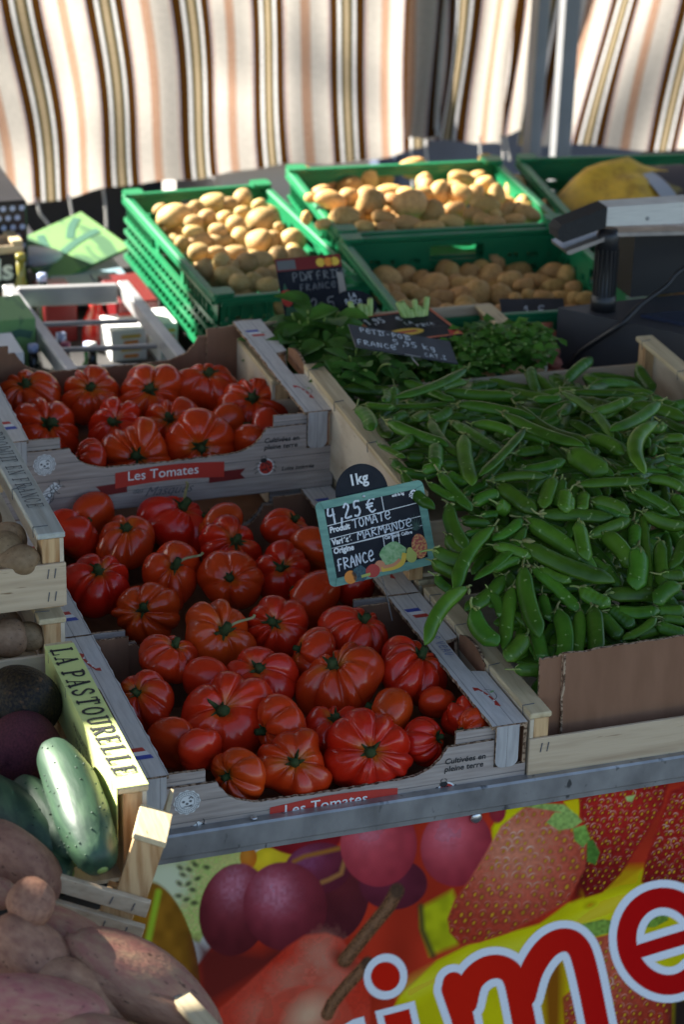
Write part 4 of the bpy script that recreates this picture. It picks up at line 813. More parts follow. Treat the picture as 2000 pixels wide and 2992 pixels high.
PODS=[[0.557,0.584,0.236,0.45,0.518,0.239,0.0116,0.06],[0.556,0.575,0.224,0.517,0.558,0.225,0.0107,-0.08],[0.5,0.553,0.227,0.515,0.512,0.229,0.0106,-0.05],[0.585,0.504,0.231,0.519,0.537,0.23,0.0111,0.04],[0.419,0.54,0.223,0.446,0.52,0.224,0.0095,-0.05],[0.516,0.534,0.217,0.458,0.544,0.216,0.0081,0.06],[0.514,0.49,0.232,0.573,0.425,0.234,0.0114,0.03],[0.575,0.461,0.235,0.608,0.35,0.234,0.0156,-0.12],[0.548,0.435,0.238,0.596,0.338,0.236,0.0131,-0.06],[0.662,0.504,0.227,0.722,0.477,0.229,0.0096,-0.01],[0.648,0.504,0.227,0.643,0.364,0.229,0.0104,0.08],[0.622,0.45,0.224,0.644,0.475,0.223,0.0125,-0.07],[0.653,0.428,0.232,0.711,0.454,0.232,0.011,-0.05],[0.734,0.427,0.236,0.65,0.37,0.235,0.0123,0.06],[0.711,0.454,0.224,0.753,0.402,0.223,0.013,0.08],[0.686,0.388,0.225,0.72,0.379,0.225,0.0123,0.0],[0.702,0.362,0.239,0.647,0.272,0.224,0.0154,-0.2],[0.697,0.334,0.232,0.719,0.331,0.232,0.0102,0.0],[0.698,0.332,0.22,0.718,0.327,0.219,0.0111,-0.14],[0.62,0.374,0.225,0.64,0.324,0.224,0.0135,0.12],[0.607,0.35,0.23,0.612,0.285,0.22,0.0105,-0.12],[0.583,0.336,0.228,0.604,0.29,0.219,0.0219,0.0],[0.414,0.453,0.236,0.453,0.379,0.235,0.012,-0.04],[0.468,0.457,0.23,0.462,0.356,0.229,0.0125,-0.08],[0.489,0.444,0.23,0.508,0.356,0.229,0.014,0.0],[0.508,0.433,0.23,0.541,0.392,0.229,0.0102,0.1],[0.547,0.382,0.239,0.464,0.298,0.232,0.0114,0.03],[0.48,0.389,0.237,0.451,0.289,0.227,0.0146,-0.04],[0.55,0.407,0.222,0.574,0.375,0.222,0.0092,0.13],[0.446,0.382,0.233,0.426,0.332,0.232,0.0147,-0.03],[0.428,0.415,0.233,0.396,0.389,0.233,0.011,0.12],[0.386,0.403,0.231,0.399,0.363,0.231,0.0085,0.02],[0.424,0.502,0.22,0.414,0.445,0.222,0.0123,-0.07],[0.405,0.53,0.224,0.394,0.456,0.228,0.0143,0.07],[0.427,0.37,0.225,0.41,0.378,0.225,0.009,0.05],[0.532,0.363,0.221,0.565,0.367,0.221,0.0135,-0.01],[0.518,0.311,0.225,0.567,0.318,0.227,0.0118,-0.08],[0.389,0.351,0.224,0.424,0.329,0.224,0.0094,-0.11],[0.407,0.324,0.23,0.429,0.33,0.23,0.0098,0.05],[0.383,0.32,0.232,0.397,0.265,0.216,0.0106,-0.1],[0.424,0.316,0.229,0.436,0.257,0.212,0.013,-0.04],[0.438,0.347,0.224,0.461,0.34,0.224,0.0099,-0.03],[0.436,0.322,0.225,0.45,0.305,0.221,0.0093,-0.09],[0.406,0.301,0.225,0.425,0.273,0.216,0.0106,-0.03],[0.476,0.294,0.224,0.534,0.288,0.223,0.0098,0.08],[0.482,0.291,0.22,0.504,0.245,0.206,0.0144,-0.03],[0.445,0.271,0.21,0.479,0.283,0.213,0.0116,0.06],[0.543,0.287,0.222,0.514,0.245,0.21,0.0144,0.0],[0.551,0.282,0.221,0.531,0.246,0.21,0.0121,0.0],[0.548,0.261,0.217,0.533,0.232,0.208,0.0144,0.0],[0.566,0.269,0.219,0.64,0.261,0.217,0.0117,0.02],[0.624,0.293,0.215,0.675,0.285,0.213,0.0071,0.12],[0.646,0.269,0.215,0.679,0.245,0.208,0.0099,0.14],[0.623,0.252,0.212,0.652,0.208,0.199,0.0103,0.06],[0.665,0.24,0.207,0.667,0.219,0.2,0.0098,0.09],[0.575,0.251,0.208,0.602,0.222,0.199,0.0116,-0.1],[0.617,0.26,0.207,0.636,0.232,0.198,0.0108,0.1],[0.568,0.26,0.213,0.554,0.234,0.205,0.013,-0.03],[0.509,0.346,0.222,0.47,0.306,0.218,0.0085,0.01],[0.615,0.508,0.221,0.644,0.499,0.222,0.0106,-0.01],[0.511,0.509,0.221,0.475,0.484,0.222,0.0114,0.13],[0.482,0.507,0.219,0.457,0.484,0.221,0.0124,-0.03],[0.461,0.515,0.216,0.439,0.499,0.217,0.0114,-0.02],[0.46,0.586,0.219,0.444,0.55,0.221,0.0101,0.12],[0.509,0.402,0.215,0.48,0.36,0.215,0.0111,0.12],[0.583,0.383,0.215,0.582,0.333,0.214,0.0121,-0.05],[0.679,0.395,0.215,0.687,0.354,0.215,0.0113,0.14],[0.752,0.48,0.221,0.767,0.443,0.222,0.0101,-0.09],[0.663,0.315,0.212,0.658,0.35,0.214,0.0111,0.09],[0.588,0.446,0.216,0.628,0.464,0.215,0.01,-0.1],[0.684,0.293,0.216,0.696,0.28,0.212,0.01,-0.03],[0.686,0.309,0.223,0.704,0.296,0.219,0.0101,-0.12],[0.52,0.294,0.206,0.555,0.317,0.213,0.0118,0.1],[0.446,0.299,0.208,0.476,0.312,0.212,0.0117,0.09],[0.399,0.39,0.217,0.405,0.352,0.216,0.0095,-0.1],[0.619,0.333,0.215,0.634,0.303,0.21,0.0096,0.01],[0.387,0.141,0.178,0.327,0.087,0.153,0.0131,-0.12],[0.448,0.222,0.203,0.383,0.152,0.175,0.0126,-0.1],[0.486,0.238,0.202,0.445,0.213,0.195,0.012,0.1],[0.483,0.222,0.199,0.408,0.166,0.178,0.0119,0.1],[0.44,0.196,0.195,0.471,0.177,0.187,0.011,0.05],[0.429,0.169,0.181,0.46,0.177,0.185,0.0084,0.05],[0.438,0.166,0.174,0.386,0.136,0.16,0.0134,0.1],[0.49,0.234,0.201,0.535,0.163,0.174,0.0163,0.03],[0.472,0.192,0.195,0.545,0.138,0.171,0.019,-0.08],[0.51,0.238,0.204,0.58,0.221,0.199,0.013,0.02],[0.506,0.232,0.194,0.528,0.216,0.189,0.0104,-0.0],[0.541,0.211,0.202,0.53,0.166,0.183,0.015,0.0],[0.551,0.2,0.191,0.601,0.215,0.195,0.0112,0.01],[0.62,0.222,0.196,0.589,0.134,0.159,0.0095,0.0],[0.607,0.211,0.192,0.591,0.18,0.18,0.0121,0.0],[0.62,0.219,0.201,0.656,0.194,0.192,0.0113,-0.11],[0.565,0.203,0.19,0.578,0.159,0.17,0.0154,0.1],[0.592,0.171,0.184,0.569,0.127,0.163,0.0184,0.05],[0.621,0.179,0.184,0.601,0.128,0.16,0.0128,0.0],[0.649,0.18,0.186,0.618,0.146,0.17,0.0137,0.1],[0.604,0.136,0.168,0.628,0.132,0.166,0.0119,-0.06],[0.617,0.12,0.162,0.583,0.102,0.154,0.0148,-0.1],[0.541,0.131,0.156,0.594,0.126,0.153,0.0161,-0.01],[0.539,0.109,0.149,0.584,0.103,0.146,0.0151,-0.12],[0.584,0.107,0.144,0.615,0.102,0.142,0.0135,-0.14],[0.51,0.131,0.167,0.532,0.108,0.157,0.0151,-0.1],[0.478,0.164,0.179,0.504,0.146,0.17,0.011,-0.09],[0.471,0.168,0.178,0.499,0.111,0.152,0.0131,0.05],[0.458,0.161,0.183,0.446,0.085,0.148,0.0163,-0.06],[0.471,0.139,0.161,0.468,0.11,0.148,0.01,-0.04],[0.45,0.138,0.161,0.442,0.114,0.149,0.01,0.12],[0.441,0.147,0.169,0.408,0.081,0.139,0.0124,-0.03],[0.416,0.149,0.168,0.417,0.117,0.153,0.0108,0.11],[0.389,0.125,0.163,0.4,0.084,0.144,0.0161,-0.16],[0.432,0.087,0.145,0.402,0.065,0.135,0.0151,0.05],[0.475,0.11,0.156,0.458,0.055,0.13,0.0152,0.1],[0.447,0.097,0.144,0.442,0.064,0.128,0.0128,-0.01],[0.5,0.109,0.153,0.473,0.057,0.128,0.0119,0.03],[0.513,0.106,0.156,0.495,0.055,0.132,0.0161,0.02],[0.523,0.108,0.147,0.533,0.079,0.133,0.0133,-0.01],[0.534,0.114,0.15,0.55,0.088,0.138,0.0134,0.05],[0.575,0.088,0.145,0.533,0.07,0.137,0.0103,0.1],[0.552,0.079,0.13,0.585,0.082,0.132,0.01,0.08],[0.575,0.082,0.139,0.6,0.069,0.132,0.012,-0.03],[0.586,0.094,0.139,0.608,0.086,0.136,0.0084,0.07],[0.408,0.054,0.127,0.435,0.05,0.125,0.0117,0.0],[0.44,0.089,0.134,0.442,0.068,0.124,0.0115,0.05],[0.461,0.086,0.129,0.445,0.073,0.123,0.0099,0.06],[0.415,0.267,0.214,0.41,0.201,0.195,0.014,-0.08],[0.398,0.226,0.199,0.406,0.197,0.19,0.0102,-0.14],[0.377,0.207,0.193,0.403,0.19,0.186,0.0143,-0.13],[0.373,0.2,0.184,0.394,0.181,0.175,0.0104,-0.08],[0.37,0.182,0.176,0.384,0.161,0.166,0.01,-0.13],[0.426,0.251,0.199,0.452,0.244,0.197,0.0079,0.03],[0.418,0.225,0.198,0.442,0.224,0.198,0.0085,-0.04],[0.469,0.261,0.211,0.479,0.243,0.206,0.0142,-0.04],[0.486,0.279,0.212,0.51,0.254,0.205,0.0157,-0.02],[0.547,0.258,0.212,0.536,0.236,0.206,0.0153,0.05],[0.563,0.258,0.206,0.557,0.241,0.201,0.0126,0.08],[0.571,0.249,0.207,0.602,0.222,0.2,0.0125,0.12],[0.627,0.253,0.208,0.651,0.219,0.199,0.0109,-0.03],[0.665,0.241,0.205,0.665,0.214,0.197,0.0126,0.06],[0.449,0.256,0.202,0.467,0.256,0.202,0.0086,0.09],[0.511,0.206,0.186,0.529,0.2,0.184,0.0089,0.1],[0.486,0.118,0.143,0.472,0.073,0.122,0.01,0.0],[0.426,0.089,0.13,0.428,0.076,0.124,0.0115,0.06],[0.561,0.143,0.155,0.555,0.173,0.169,0.0102,0.01],[0.544,0.183,0.173,0.555,0.164,0.165,0.0103,-0.05],[0.564,0.161,0.161,0.566,0.145,0.154,0.0119,-0.0],[0.585,0.075,0.128,0.6,0.067,0.124,0.0117,-0.13],[0.535,0.071,0.129,0.574,0.071,0.129,0.0083,-0.13],[0.409,0.153,0.159,0.4,0.142,0.155,0.01,0.01]]
POTATOES={"g1":[[0.536,1.564,0.15,0.018,0.013,0],[0.586,1.572,0.15,0.0131,0.0141,7],[0.6,1.533,0.15,0.011,0.009,-10],[0.503,1.541,0.15,0.0119,0.0099,1],[0.558,1.551,0.15,0.011,0.0096,0],[0.482,1.519,0.15,0.0138,0.0118,2],[0.46,1.518,0.15,0.0226,0.0153,-15],[0.437,1.517,0.15,0.0118,0.0137,5],[0.48,1.476,0.15,0.0121,0.0101,0],[0.506,1.493,0.15,0.0127,0.0108,1],[0.53,1.479,0.15,0.0127,0.0108,0],[0.564,1.505,0.15,0.0103,0.0095,2],[0.582,1.456,0.15,0.0215,0.0172,-5],[0.538,1.451,0.15,0.0127,0.0113,1],[0.504,1.43,0.15,0.012,0.0093,3],[0.44,1.433,0.15,0.0154,0.0119,-6],[0.424,1.438,0.15,0.0115,0.0087,10],[0.468,1.433,0.15,0.0135,0.0087,5],[0.596,1.424,0.15,0.0068,0.0068,9],[0.539,1.433,0.135,0.0126,0.0146,-4],[0.561,1.411,0.135,0.0165,0.0165,-1],[0.506,1.426,0.135,0.0164,0.0112,-5],[0.449,1.428,0.135,0.01,0.0092,-9],[0.475,1.427,0.135,0.0164,0.012,-10],[0.584,1.409,0.135,0.0107,0.0126,-5],[0.61,1.398,0.135,0.0165,0.0145,7],[0.461,1.38,0.135,0.0143,0.0118,-7],[0.484,1.371,0.135,0.013,0.0091,4],[0.511,1.367,0.135,0.0162,0.0099,-5],[0.44,1.361,0.135,0.0123,0.0117,-9],[0.569,1.337,0.135,0.0124,0.0124,-6],[0.592,1.327,0.135,0.0152,0.0124,4],[0.447,1.303,0.135,0.0112,0.014,0],[0.479,1.324,0.135,0.0122,0.0122,1],[0.514,1.315,0.135,0.0141,0.0141,-1],[0.535,1.319,0.135,0.0161,0.0136,-5],[0.432,1.319,0.135,0.0112,0.0112,0],[0.473,1.267,0.135,0.0186,0.0121,8],[0.445,1.238,0.135,0.0184,0.0101,-6],[0.479,1.235,0.135,0.0133,0.0114,5],[0.499,1.236,0.135,0.012,0.0114,-5],[0.519,1.257,0.135,0.0112,0.0089,-6],[0.513,1.214,0.135,0.0147,0.0101,-4],[0.425,1.241,0.135,0.0096,0.0077,-8],[0.421,1.562,0.15,0.0158,0.0099,45],[0.408,1.416,0.135,0.008,0.0105,9],[0.431,1.429,0.135,0.0087,0.0106,-3],[0.448,1.548,0.15,0.0103,0.0083,-6],[0.492,1.312,0.135,0.0085,0.0075,-10],[0.562,1.282,0.135,0.0131,0.0094,-9],[0.542,1.263,0.135,0.0131,0.0103,-6]],"g2":[[0.73,1.397,0.185,0.0195,0.0156,-30],[0.777,1.442,0.185,0.0181,0.0105,-2],[0.706,1.426,0.185,0.0137,0.0124,2],[0.849,1.418,0.185,0.0148,0.0165,10],[0.93,1.439,0.185,0.0126,0.012,8],[0.783,1.372,0.185,0.0227,0.0178,-5],[0.796,1.426,0.185,0.0148,0.0092,2],[0.82,1.368,0.17,0.0162,0.0179,8],[0.858,1.38,0.17,0.0157,0.0118,-8],[0.878,1.405,0.185,0.0164,0.0138,7],[0.9,1.4,0.185,0.0118,0.0118,-2],[0.892,1.344,0.185,0.0195,0.0104,6],[0.931,1.392,0.185,0.0105,0.0138,-4],[0.905,1.335,0.17,0.0091,0.0091,3],[0.822,1.42,0.185,0.0148,0.0092,0],[0.932,1.35,0.17,0.0163,0.0105,-25],[0.957,1.332,0.17,0.0179,0.0104,20],[0.873,1.343,0.17,0.0136,0.0117,-8],[0.763,1.327,0.17,0.0199,0.0103,5],[0.83,1.321,0.17,0.0167,0.009,6],[0.791,1.309,0.17,0.0192,0.0077,0],[0.878,1.319,0.17,0.0116,0.009,-2],[0.725,1.315,0.17,0.0134,0.0076,9],[0.696,1.328,0.17,0.0134,0.0089,-3],[0.892,1.304,0.17,0.0145,0.0081,8],[0.925,1.307,0.17,0.0145,0.0081,-2],[0.675,1.418,0.185,0.0208,0.013,20],[0.711,1.427,0.185,0.0091,0.0117,-3],[0.681,1.372,0.17,0.0193,0.0193,-3],[0.714,1.395,0.17,0.0067,0.008,-9],[0.742,1.365,0.17,0.0168,0.0116,20],[0.764,1.404,0.185,0.0143,0.0081,-4],[0.629,1.395,0.17,0.0064,0.009,-5],[0.651,1.442,0.185,0.0081,0.0068,-9],[0.701,1.328,0.17,0.0102,0.0079,1],[0.732,1.324,0.17,0.0092,0.0066,-1],[0.643,1.356,0.17,0.0102,0.0077,-9]],"g3":[[0.697,1.298,0.12,0.0094,0.0116,-7],[0.698,1.233,0.12,0.0175,0.0197,-45],[0.731,1.246,0.12,0.0132,0.0132,8],[0.793,1.243,0.12,0.0155,0.0133,-45],[0.823,1.228,0.12,0.0133,0.0137,-7],[0.756,1.197,0.12,0.0208,0.0135,-10],[0.715,1.187,0.12,0.0135,0.0091,-3],[0.75,1.137,0.12,0.0183,0.0097,9],[0.683,1.148,0.12,0.0118,0.0107,-8],[0.747,1.22,0.12,0.0121,0.0121,-2],[0.805,1.177,0.12,0.0135,0.0135,6],[0.773,1.144,0.12,0.0151,0.0108,-10],[0.767,1.099,0.12,0.0132,0.0132,-9],[0.721,1.158,0.12,0.013,0.0097,9],[0.69,1.187,0.12,0.0108,0.0098,4],[0.791,1.195,0.12,0.012,0.011,-5],[0.671,1.178,0.12,0.0097,0.013,0],[0.682,1.115,0.12,0.0128,0.0106,-5],[0.719,1.111,0.12,0.0149,0.0096,8],[0.739,1.086,0.12,0.0127,0.0106,9],[0.918,1.284,0.12,0.0253,0.017,-45],[0.882,1.271,0.12,0.0139,0.0139,-9],[0.798,1.235,0.12,0.0137,0.0159,0],[0.829,1.234,0.12,0.0138,0.0115,-6],[0.849,1.207,0.12,0.0155,0.0177,30],[0.869,1.181,0.12,0.018,0.0127,-2],[0.91,1.177,0.12,0.0203,0.0093,10],[0.948,1.203,0.12,0.0178,0.0116,5],[0.959,1.185,0.12,0.0115,0.0137,4],[0.799,1.137,0.12,0.0199,0.0173,-45],[0.923,1.146,0.12,0.0158,0.0092,-6],[0.844,1.105,0.12,0.009,0.0097,-3],[0.833,1.128,0.12,0.0156,0.013,40],[0.871,1.118,0.12,0.0091,0.0091,-1],[0.785,1.054,0.12,0.0131,0.0089,-2],[0.815,1.066,0.12,0.0153,0.0098,4],[0.852,1.25,0.12,0.0112,0.01,6],[0.946,1.133,0.12,0.0114,0.0092,-3],[0.946,1.084,0.12,0.0134,0.0091,-1],[0.845,1.051,0.12,0.0111,0.006,-9],[0.793,1.187,0.12,0.0131,0.0109,-3],[0.778,1.136,0.12,0.0129,0.0129,9],[0.759,1.081,0.12,0.0132,0.011,0],[0.88,1.157,0.12,0.0131,0.0098,1],[0.889,1.106,0.12,0.013,0.0097,2],[0.869,1.065,0.12,0.0128,0.0085,1]],"small":[[0.56,1.334,0.06,0.01,0.01,6],[0.572,1.328,0.06,0.0096,0.0086,-5],[0.545,1.317,0.06,0.0095,0.0086,-4],[0.534,1.329,0.06,0.0092,0.0086,8],[0.518,1.31,0.06,0.0095,0.0085,0],[0.557,1.306,0.06,0.0095,0.0086,9]],"pink":[[0.829,1.042,0.1,0.0132,0.0081,-7],[0.87,1.031,0.1,0.0153,0.0132,6],[0.84,0.994,0.1,0.0193,0.0109,-30],[0.812,1.047,0.1,0.0132,0.0072,-1],[0.854,0.978,0.1,0.0126,0.0126,-1],[0.828,0.939,0.1,0.0128,0.0087,-30],[0.823,0.91,0.1,0.0082,0.007,8],[0.855,1.054,0.1,0.0128,0.0085,-7],[0.831,1.016,0.1,0.0127,0.0095,0]],"right":[[1.052,1.132,0.12,0.0203,0.0075,-5],[1.049,1.091,0.12,0.0135,0.0092,-3],[1.087,1.095,0.12,0.018,0.0092,6],[1.055,1.069,0.12,0.0152,0.0076,-2],[1.017,1.079,0.12,0.0109,0.0087,6],[1.087,1.061,0.12,0.0152,0.0098,-10]]}
# ================================================= TOMATOES
def tomato_mat():
    m = mat('ripe_tomato_skin', (.56, .036, .006), .2, col2=(.45, .024, .005), ns=18, mix=(.4, .7), var=.10, hvar=.006, spec=.45, sss=.06, spots=((.55, .07, .01), 26, .66, .8))
    n = m.node_tree.nodes; l = m.node_tree.links; p = n['Principled BSDF']; src = p.inputs['Base Color'].links[0].from_socket
    a = n.new('ShaderNodeAttribute'); a.attribute_name = 'ripeness'
    x = n.new('ShaderNodeMix'); x.data_type = 'RGBA'; l.new(a.outputs['Fac'], x.inputs[0]); l.new(src, x.inputs[6]); x.inputs[7].default_value = (.46, .17, .015, 1)
    l.new(x.outputs[2], p.inputs['Base Color']); return m
TOM = tomato_mat()
CALYX = mat('tomato_calyx_green', (.016, .040, .010), .8, col2=(.05, .06, .02), ns=90, bump=.2, spec=.2)
STALKM = mat('dry_stalk', (.16, .17, .06), .8, col2=(.3, .25, .12), ns=80)
def tomato_mesh(rg, rad, nl):
    nu, nv = 108, 44
    cuts = np.cumsum(rg.uniform(.45, 1.7, nl)); cuts = cuts/cuts[-1]*2*math.pi
    amp = rg.uniform(.80, 1.14, nl); depth = rg.uniform(.09, .27, nl)
    th = np.linspace(0, 2*math.pi, nu, endpoint=False); ph = np.linspace(0, math.pi, nv+1)
    edges = np.concatenate([[0], cuts]); k = np.clip(np.searchsorted(edges, th, side='right')-1, 0, nl-1)
    t = (th-edges[k])/(edges[k+1]-edges[k]); kn = np.where(t < .5, (k-1) % nl, (k+1) % nl)
    cen = np.abs(t-.5)*2; wl = (edges[k+1]-edges[k])
    gr = cen**(1.9+.9*wl); dep = np.where(t < .5, depth[k], depth[(k+1) % nl])
    bl = np.clip((cen-.3)/.7, 0, 1)**2*.5; A = amp[k]*(1-bl)+amp[kn]*bl
    off = rg.uniform(-.09, .09, 2); flat = rg.uniform(.68, .80); f1, f2 = rg.uniform(0, 6.28, 2)
    V = []; rp = []; nf = int(rg.integers(11, 19)); pf = rg.uniform(0, 6.28); famp = rg.uniform(.012, .05); rr0 = rg.uniform(.16, .36); kk = rg.uniform(.25, .8)
    for j in range(nv+1):
        s, c = math.sin(ph[j]), math.cos(ph[j])
        up = max(0, c)
        q_ = np.clip((c+.35)/1.15, 0, 1); w = .25+.75*q_*q_*(3-2*q_)
        fine = .5+.5*np.cos(nf*th+pf+1.2*np.sin(2*th+f1))
        fw = (.35+.65*np.sin(th+f2)**2)*max(0, c)**.6*np.exp(-((math.sin(ph[j])-.55)/.26)**2)*famp
        rr = s**.86 if s > 0 else 0
        lobe = 1-gr*dep*w*1.35; Aw = 1+(A-1)*min(1, rr*1.6)
        wob = 1+.03*np.sin(2*th+f1+c)+.02*np.sin(3*th+f2-2*c)
        rho = rr*lobe*Aw*wob
        rho = rho*(1-.35*fw*(1-fine)); z = -fw*(1-fine)+flat*(c if c > 0 else c*.92)-.30*flat*np.exp(-(rr/.30)**2)*(c > 0)-gr*dep*.75*up*np.exp(-((rr-.55)/.38)**2)
        z = z+.10*(A-1)*up*rr+(.06*np.exp(-(rr/.25)**2) if c < 0 else 0)
        x = rho*np.cos(th)+off[0]*c; y = rho*np.sin(th)+off[1]*c
        V.append(np.stack([x, y, np.broadcast_to(z, x.shape)], -1))
        rp.append(np.clip(np.exp(-(rr/(rr0*(1+.35*np.sin(2*th+f1)+.25*np.sin(5*th+f2))))**2)*(c > 0)*kk, 0, 1))
    V = np.concatenate(V)*rad; rp = np.concatenate(rp)
    F = [(j*nu+i, (j+1)*nu+i, (j+1)*nu+(i+1) % nu, j*nu+(i+1) % nu) for j in range(nv) for i in range(nu)]
    return V, F, rp, flat
TLAB = {
 'upper': ['broad tomato at the back left corner of the upper crate', 'evenly ribbed tomato second from the left at the back of the upper crate', 'tomato split into two unequal lobes, middle of the back row, upper crate', 'big tomato in the back right corner of the upper crate against the bare brown board', 'wide tomato against the right side of the upper crate',
   'largest tomato in the upper crate, at its left edge in the second row', 'round ribbed tomato in the centre of the upper crate', 'flattish tomato right of the centre one in the upper crate', 'upright tomato standing on its side with no stalk showing, upper crate', 'small smooth tomato leaning on the upright one in the upper crate', 'tomato with a deep pale-ribbed shoulder above the red ribbon of the upper crate',
   'lopsided tomato above the right end of the red ribbon, upper crate', 'low ribbed tomato peeping over the left end of the cut-out front, upper crate', 'small tomato tucked behind the right corner of the front of the upper crate', 'sliver of tomato at the far left edge of the upper crate'],
 'middle': ['tall tomato at the far left of the middle crate beside the egg-potato crate', 'smooth round tomato touching the printed front of the stacked crate', 'smooth tomato with a stalk pointing right, left part of the middle crate', 'large smooth tomato under the ribbon of the stacked crate', 'dim tomato hidden behind the large one under the ribbon', 'smooth tomato behind the sign, against the back of the middle crate', 'tomato partly covered by the upper left corner of the green-framed sign',
   'ribbed tomato left of the sign in the second row of the middle crate', 'large deep-lobed tomato beside the split wood end of the egg-potato crate', 'tomato with a long thin dry stalk, left of centre in the middle crate', 'ribbed tomato directly left of the lower corner of the sign', 'tomato with one big smooth lobe at the front, centre of the middle crate', 'orange-tinged ribbed tomato above the left corner of the front crate', 'two-lobed tomato lying on its side below the sign', 'tomato half hidden below the sign at the right of the middle crate'],
 'front': ['knobbly tomato with a thick green stalk at the back of the front crate', 'neat round ribbed tomato at the back of the front crate, pale around its stalk', 'smooth two-lobed tomato at the back right of the front crate', 'long dark-red tomato lying on its side at the back left of the front crate', 'ribbed tomato with a corky round stalk scar in the centre of the front crate', 'large smooth tomato against the right flap of the front crate', 'biggest round tomato right of centre in the front crate with a spiky stalk', 'ribbed tomato in the back left corner of the front crate beside the yellow label crate', 'giant heavily lobed tomato left of centre in the front crate',
   'small pale-ribbed tomato wedged right of the giant one', 'small tomato tilted sideways under the big round one on the right', 'shaded tomato directly below the biggest round one', 'small tomato low at the right front of the front crate', 'wide many-lobed tomato at the front of the front crate with a dark stalk', 'broad flat ribbed tomato at the front middle of the front crate', 'tomato with a stalk at its left end, front left corner of front crate', 'dark tomato low at the left side of the front crate', 'dark tomato low against the right wall of the front crate', 'dim tomato under the large smooth one at the right flap', 'small tomato behind the right front corner of the front crate',
   'dark tomato deep between the lying one and the giant one', 'dark tomato low behind the left front corner board', 'dim tomato deep behind the biggest round one']}
def place_tomatoes():
    for ci, (crate, L) in enumerate(TOMATOES.items()):
        for i, (x, y, z, rad, ax, ay, az, has) in enumerate(L):
            rg = np.random.default_rng(100*ci+i+3)
            q = Vector((ax, ay, az)).to_track_quat('Z', 'Y')
            r = thing('tomato', TLAB[crate][i], 'tomato', (x, y, z), q.to_euler(), 'beefsteak tomatoes in the printed crates')
            nl = int(rg.integers(5, 10)) if has else int(rg.integers(2, 4))
            rad *= 1.02 if rad > .027 or i in (11, 12, 14, 17, 18, 19) else 1.28; V, F, rp, flat = tomato_mesh(rg, rad, nl)
            o = link('flesh', V, F, TOM, r, True)
            a = o.data.attributes.new('ripeness', 'FLOAT', 'POINT'); a.data.foreach_set('value', rp.astype(np.float32))
            if rad < .018: continue
            mb = MB(); zc = rad*flat*.72
            for k in range(int(rg.integers(4, 7))):
                th = k*2*math.pi/5.5+rg.uniform(-.3, .3); Ls = rad*rg.uniform(.12, .32); w = rad*.06
                c, s = math.cos(th), math.sin(th); lift = rg.uniform(.05, .6)
                pts = [(rad*.03*c, rad*.03*s, zc), ((rad*.03+Ls*.5)*c, (rad*.03+Ls*.5)*s, zc+Ls*.22*lift+.0015), ((rad*.03+Ls)*c, (rad*.03+Ls)*s, zc+Ls*lift+.002)]
                mb.tube(spline(pts, 3), [w, w*1.15, w*1.2, w*1.1, w*.8, w*.45, w*.15], 5, 0, .35)
            tilt = rg.uniform(-.3, .3, 2)
            mb.tube([(0, 0, zc-.003), (tilt[0]*rad*.12, tilt[1]*rad*.12, zc+rad*.13), (tilt[0]*rad*.3, tilt[1]*rad*.3, zc+rad*(.2+.14*rg.random()))], [rad*.16, rad*.115, rad*.10], 9)
            mb.build('calyx', CALYX, r, True)
            if i in (3, 9) and crate == 'middle' or (i == 0 and crate == 'front'):
                mb = MB(); mb.tube(spline([(0, 0, zc+rad*.15), (rad*.3, rad*.1, zc+rad*.30), (rad*.75, rad*.15, zc+rad*.28), (rad*.85, rad*.22, zc+rad*.3)], 4), [rad*.04]*13, 6); mb.build('stalk', STALKM, r, True)
place_tomatoes()

